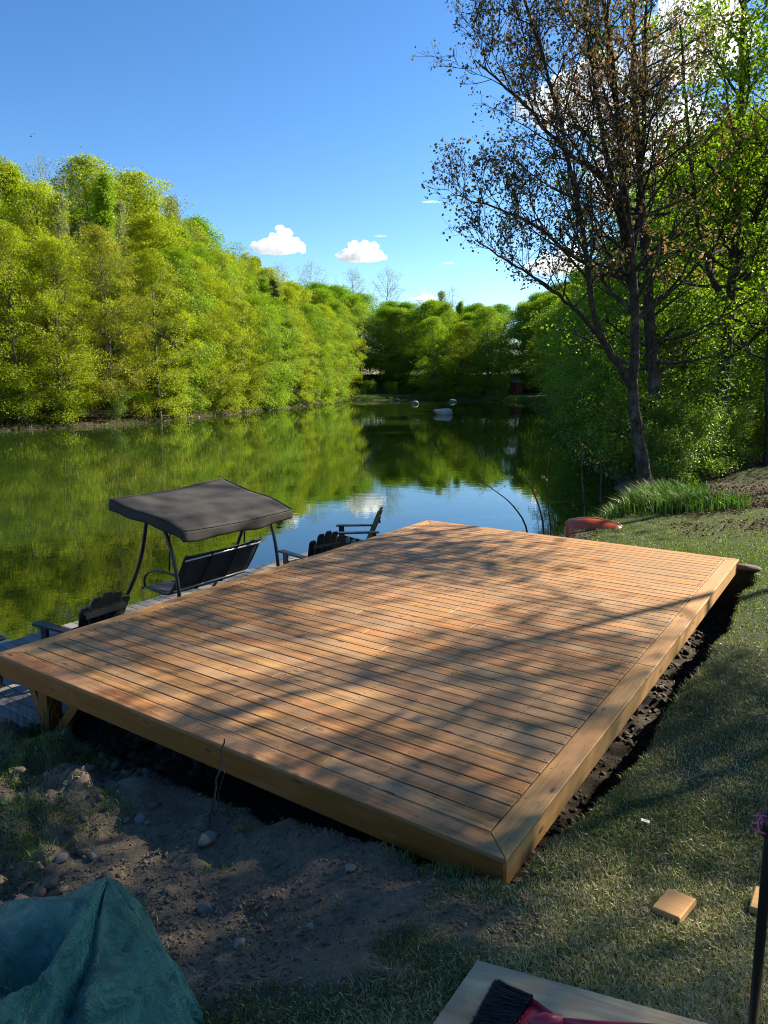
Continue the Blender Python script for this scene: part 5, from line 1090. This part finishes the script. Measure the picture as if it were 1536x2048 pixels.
# ------------------------------------------------------------------ clouds, birds
def cloud(name, px, py, wpx, hpx, dist, seed, label, n=40, dens=0.024):
    import bmesh
    rr = np.random.default_rng(seed); c = np.array(aty(px, py, dist)); k = dist / FPX / math.cos(PITCH); Wd, Hd = wpx * k / 2, hpx * k / 2
    bm = bmesh.new(); puffs = [(0, 0, -Hd * 0.35, Hd * 0.55, Wd * 0.86 / (Hd * 0.55))]
    hump = [rr.uniform(-0.7, 0.7) for _ in range(3)]
    for i in range(n):
        t = rr.uniform(-0.95, 0.95); hcap = (1 - abs(t) ** 2.2) * (0.55 + 0.45 * max(math.exp(-((t - q) / 0.28) ** 2) for q in hump))
        r = Hd * rr.uniform(0.22, 0.42) * (0.55 + 0.5 * hcap); z = -Hd * 0.6 + r * 0.5 + rr.random() ** 0.8 * (Hd * 1.12 * hcap); puffs.append((t * Wd * 0.84, rr.normal(0, Wd * 0.16), z, r, 1.15))
    for x, y, z, r, sx in puffs:
        g = bmesh.ops.create_icosphere(bm, subdivisions=4, radius=1.0); o3 = rr.random(3) * 40
        co = np.array([v.co[:] for v in g['verts']]); f = 1 + 0.30 * fbm(co[:, 0] * 1.7 + o3[0] + co[:, 2], co[:, 1] * 1.7 + co[:, 2] * 1.9 + o3[1], 1.0, 5, seed) - 0.35 * np.abs(fbm(co[:, 0] * 3 + o3[0], co[:, 2] * 3 + co[:, 1] * 2.1, 1.0, 4, seed + 3))
        for v, q, ff in zip(g['verts'], co, f):
            zz = z + q[2] * ff * r; zf = -Hd * 0.72
            if zz < zf: zz = zf + (zz - zf) * 0.2
            v.co = (x + q[0] * ff * r * sx, y + q[1] * ff * r * (1 if sx < 2 else 2), zz)
    me = bpy.data.meshes.new(name); bm.to_mesh(me); bm.free(); me.materials.append(cloud_mat(dens * 50.0 / max(Hd, 8)))
    o = link(bpy.data.objects.new(name, me)); o.location = tuple(c)
    q = o.modifiers.new('r', 'REMESH'); q.mode = 'VOXEL'; q.voxel_size = max(Hd / 26, 1.2); q.use_smooth_shade = True
    return tag(o, label, 'cloud', 'white clouds in the sky')
def cloud_mat(dens):
    m, t, out = newmat('cloud_vapour'); v = N(t, 'ShaderNodeVolumePrincipled', Density=dens, Anisotropy=0.25); nz = noise(t, coords(t), 0.045, 5, 0.65); mr = N(t, 'ShaderNodeMapRange'); mr.inputs[1].default_value = 0.36; mr.inputs[2].default_value = 0.58; mr.inputs[3].default_value = 0.0; mr.inputs[4].default_value = dens * 2.2; t.links.new(nz, mr.inputs[0]); t.links.new(mr.outputs[0], v.inputs['Density']); v.inputs['Color'].default_value = (1, 1, 1, 1); t.links.new(v.outputs[0], out.inputs['Volume']); return m
cloud('cloud', 557, 483, 122, 60, 2400, 5, 'left and larger of the two small white clouds above the pond')
cloud('cloud', 722, 503, 112, 50, 2400, 9, 'right-hand white cloud above the pond, humped on its left')
cloud('cloud', 1300, 300, 210, 300, 2400, 12, 'big bright cloud seen through the bronze maple crown', n=40)
cloud('cloud', 1170, 170, 260, 180, 2500, 13, 'bright cloud behind the upper maple branches', n=34)
cloud('cloud', 1115, 522, 150, 62, 2600, 14, 'low cloud behind the drooping maple branches', n=24)
cloud('cloud', 1390, 60, 260, 180, 2500, 15, 'cloud at the top right behind the green tree', n=34)
cloud('cloud', 862, 402, 48, 9, 2600, 16, 'thin wisp of cloud left of the maple branches', n=7, dens=0.0025)
cloud('cloud', 762, 471, 34, 7, 2600, 17, 'faint small wisp above the right-hand cloud', n=7, dens=0.0025)
cloud('cloud', 898, 525, 32, 9, 2600, 18, 'tiny wisp of cloud beside the lowest maple branch', n=7, dens=0.0025)
cloud('cloud', 850, 594, 70, 22, 2600, 19, 'low white cloud peeking over the far treetops', n=10)
for i, (px, py, lab) in enumerate(((62, 273, 'lower left of the two tiny birds high in the sky'), (68, 268, 'upper right of the two tiny birds high in the sky'))):
    c = aty(px, py, 60); b_ = MB(); b_.tube([(-0.10, 0, 0), (-0.03, 0, 0.01), (0.05, 0, 0.01), (0.10, 0, 0)], [0.006, 0.026, 0.022, 0.004], 8)
    for s in (-1, 1): b_.add([(0.04, 0, 0.01), (-0.03, 0, 0.01), (-0.02, s * 0.10, 0.05), (0.03, s * 0.10, 0.055), (-0.05, s * 0.19, 0.0)], [(0, 1, 2, 3), (3, 2, 4)], 0.5)
    o = b_.build('bird', M['resin']); o.location = tuple(c); o.rotation_euler = (0, 0, 0.6 + i); tag(o, lab, 'bird', 'birds in the sky')
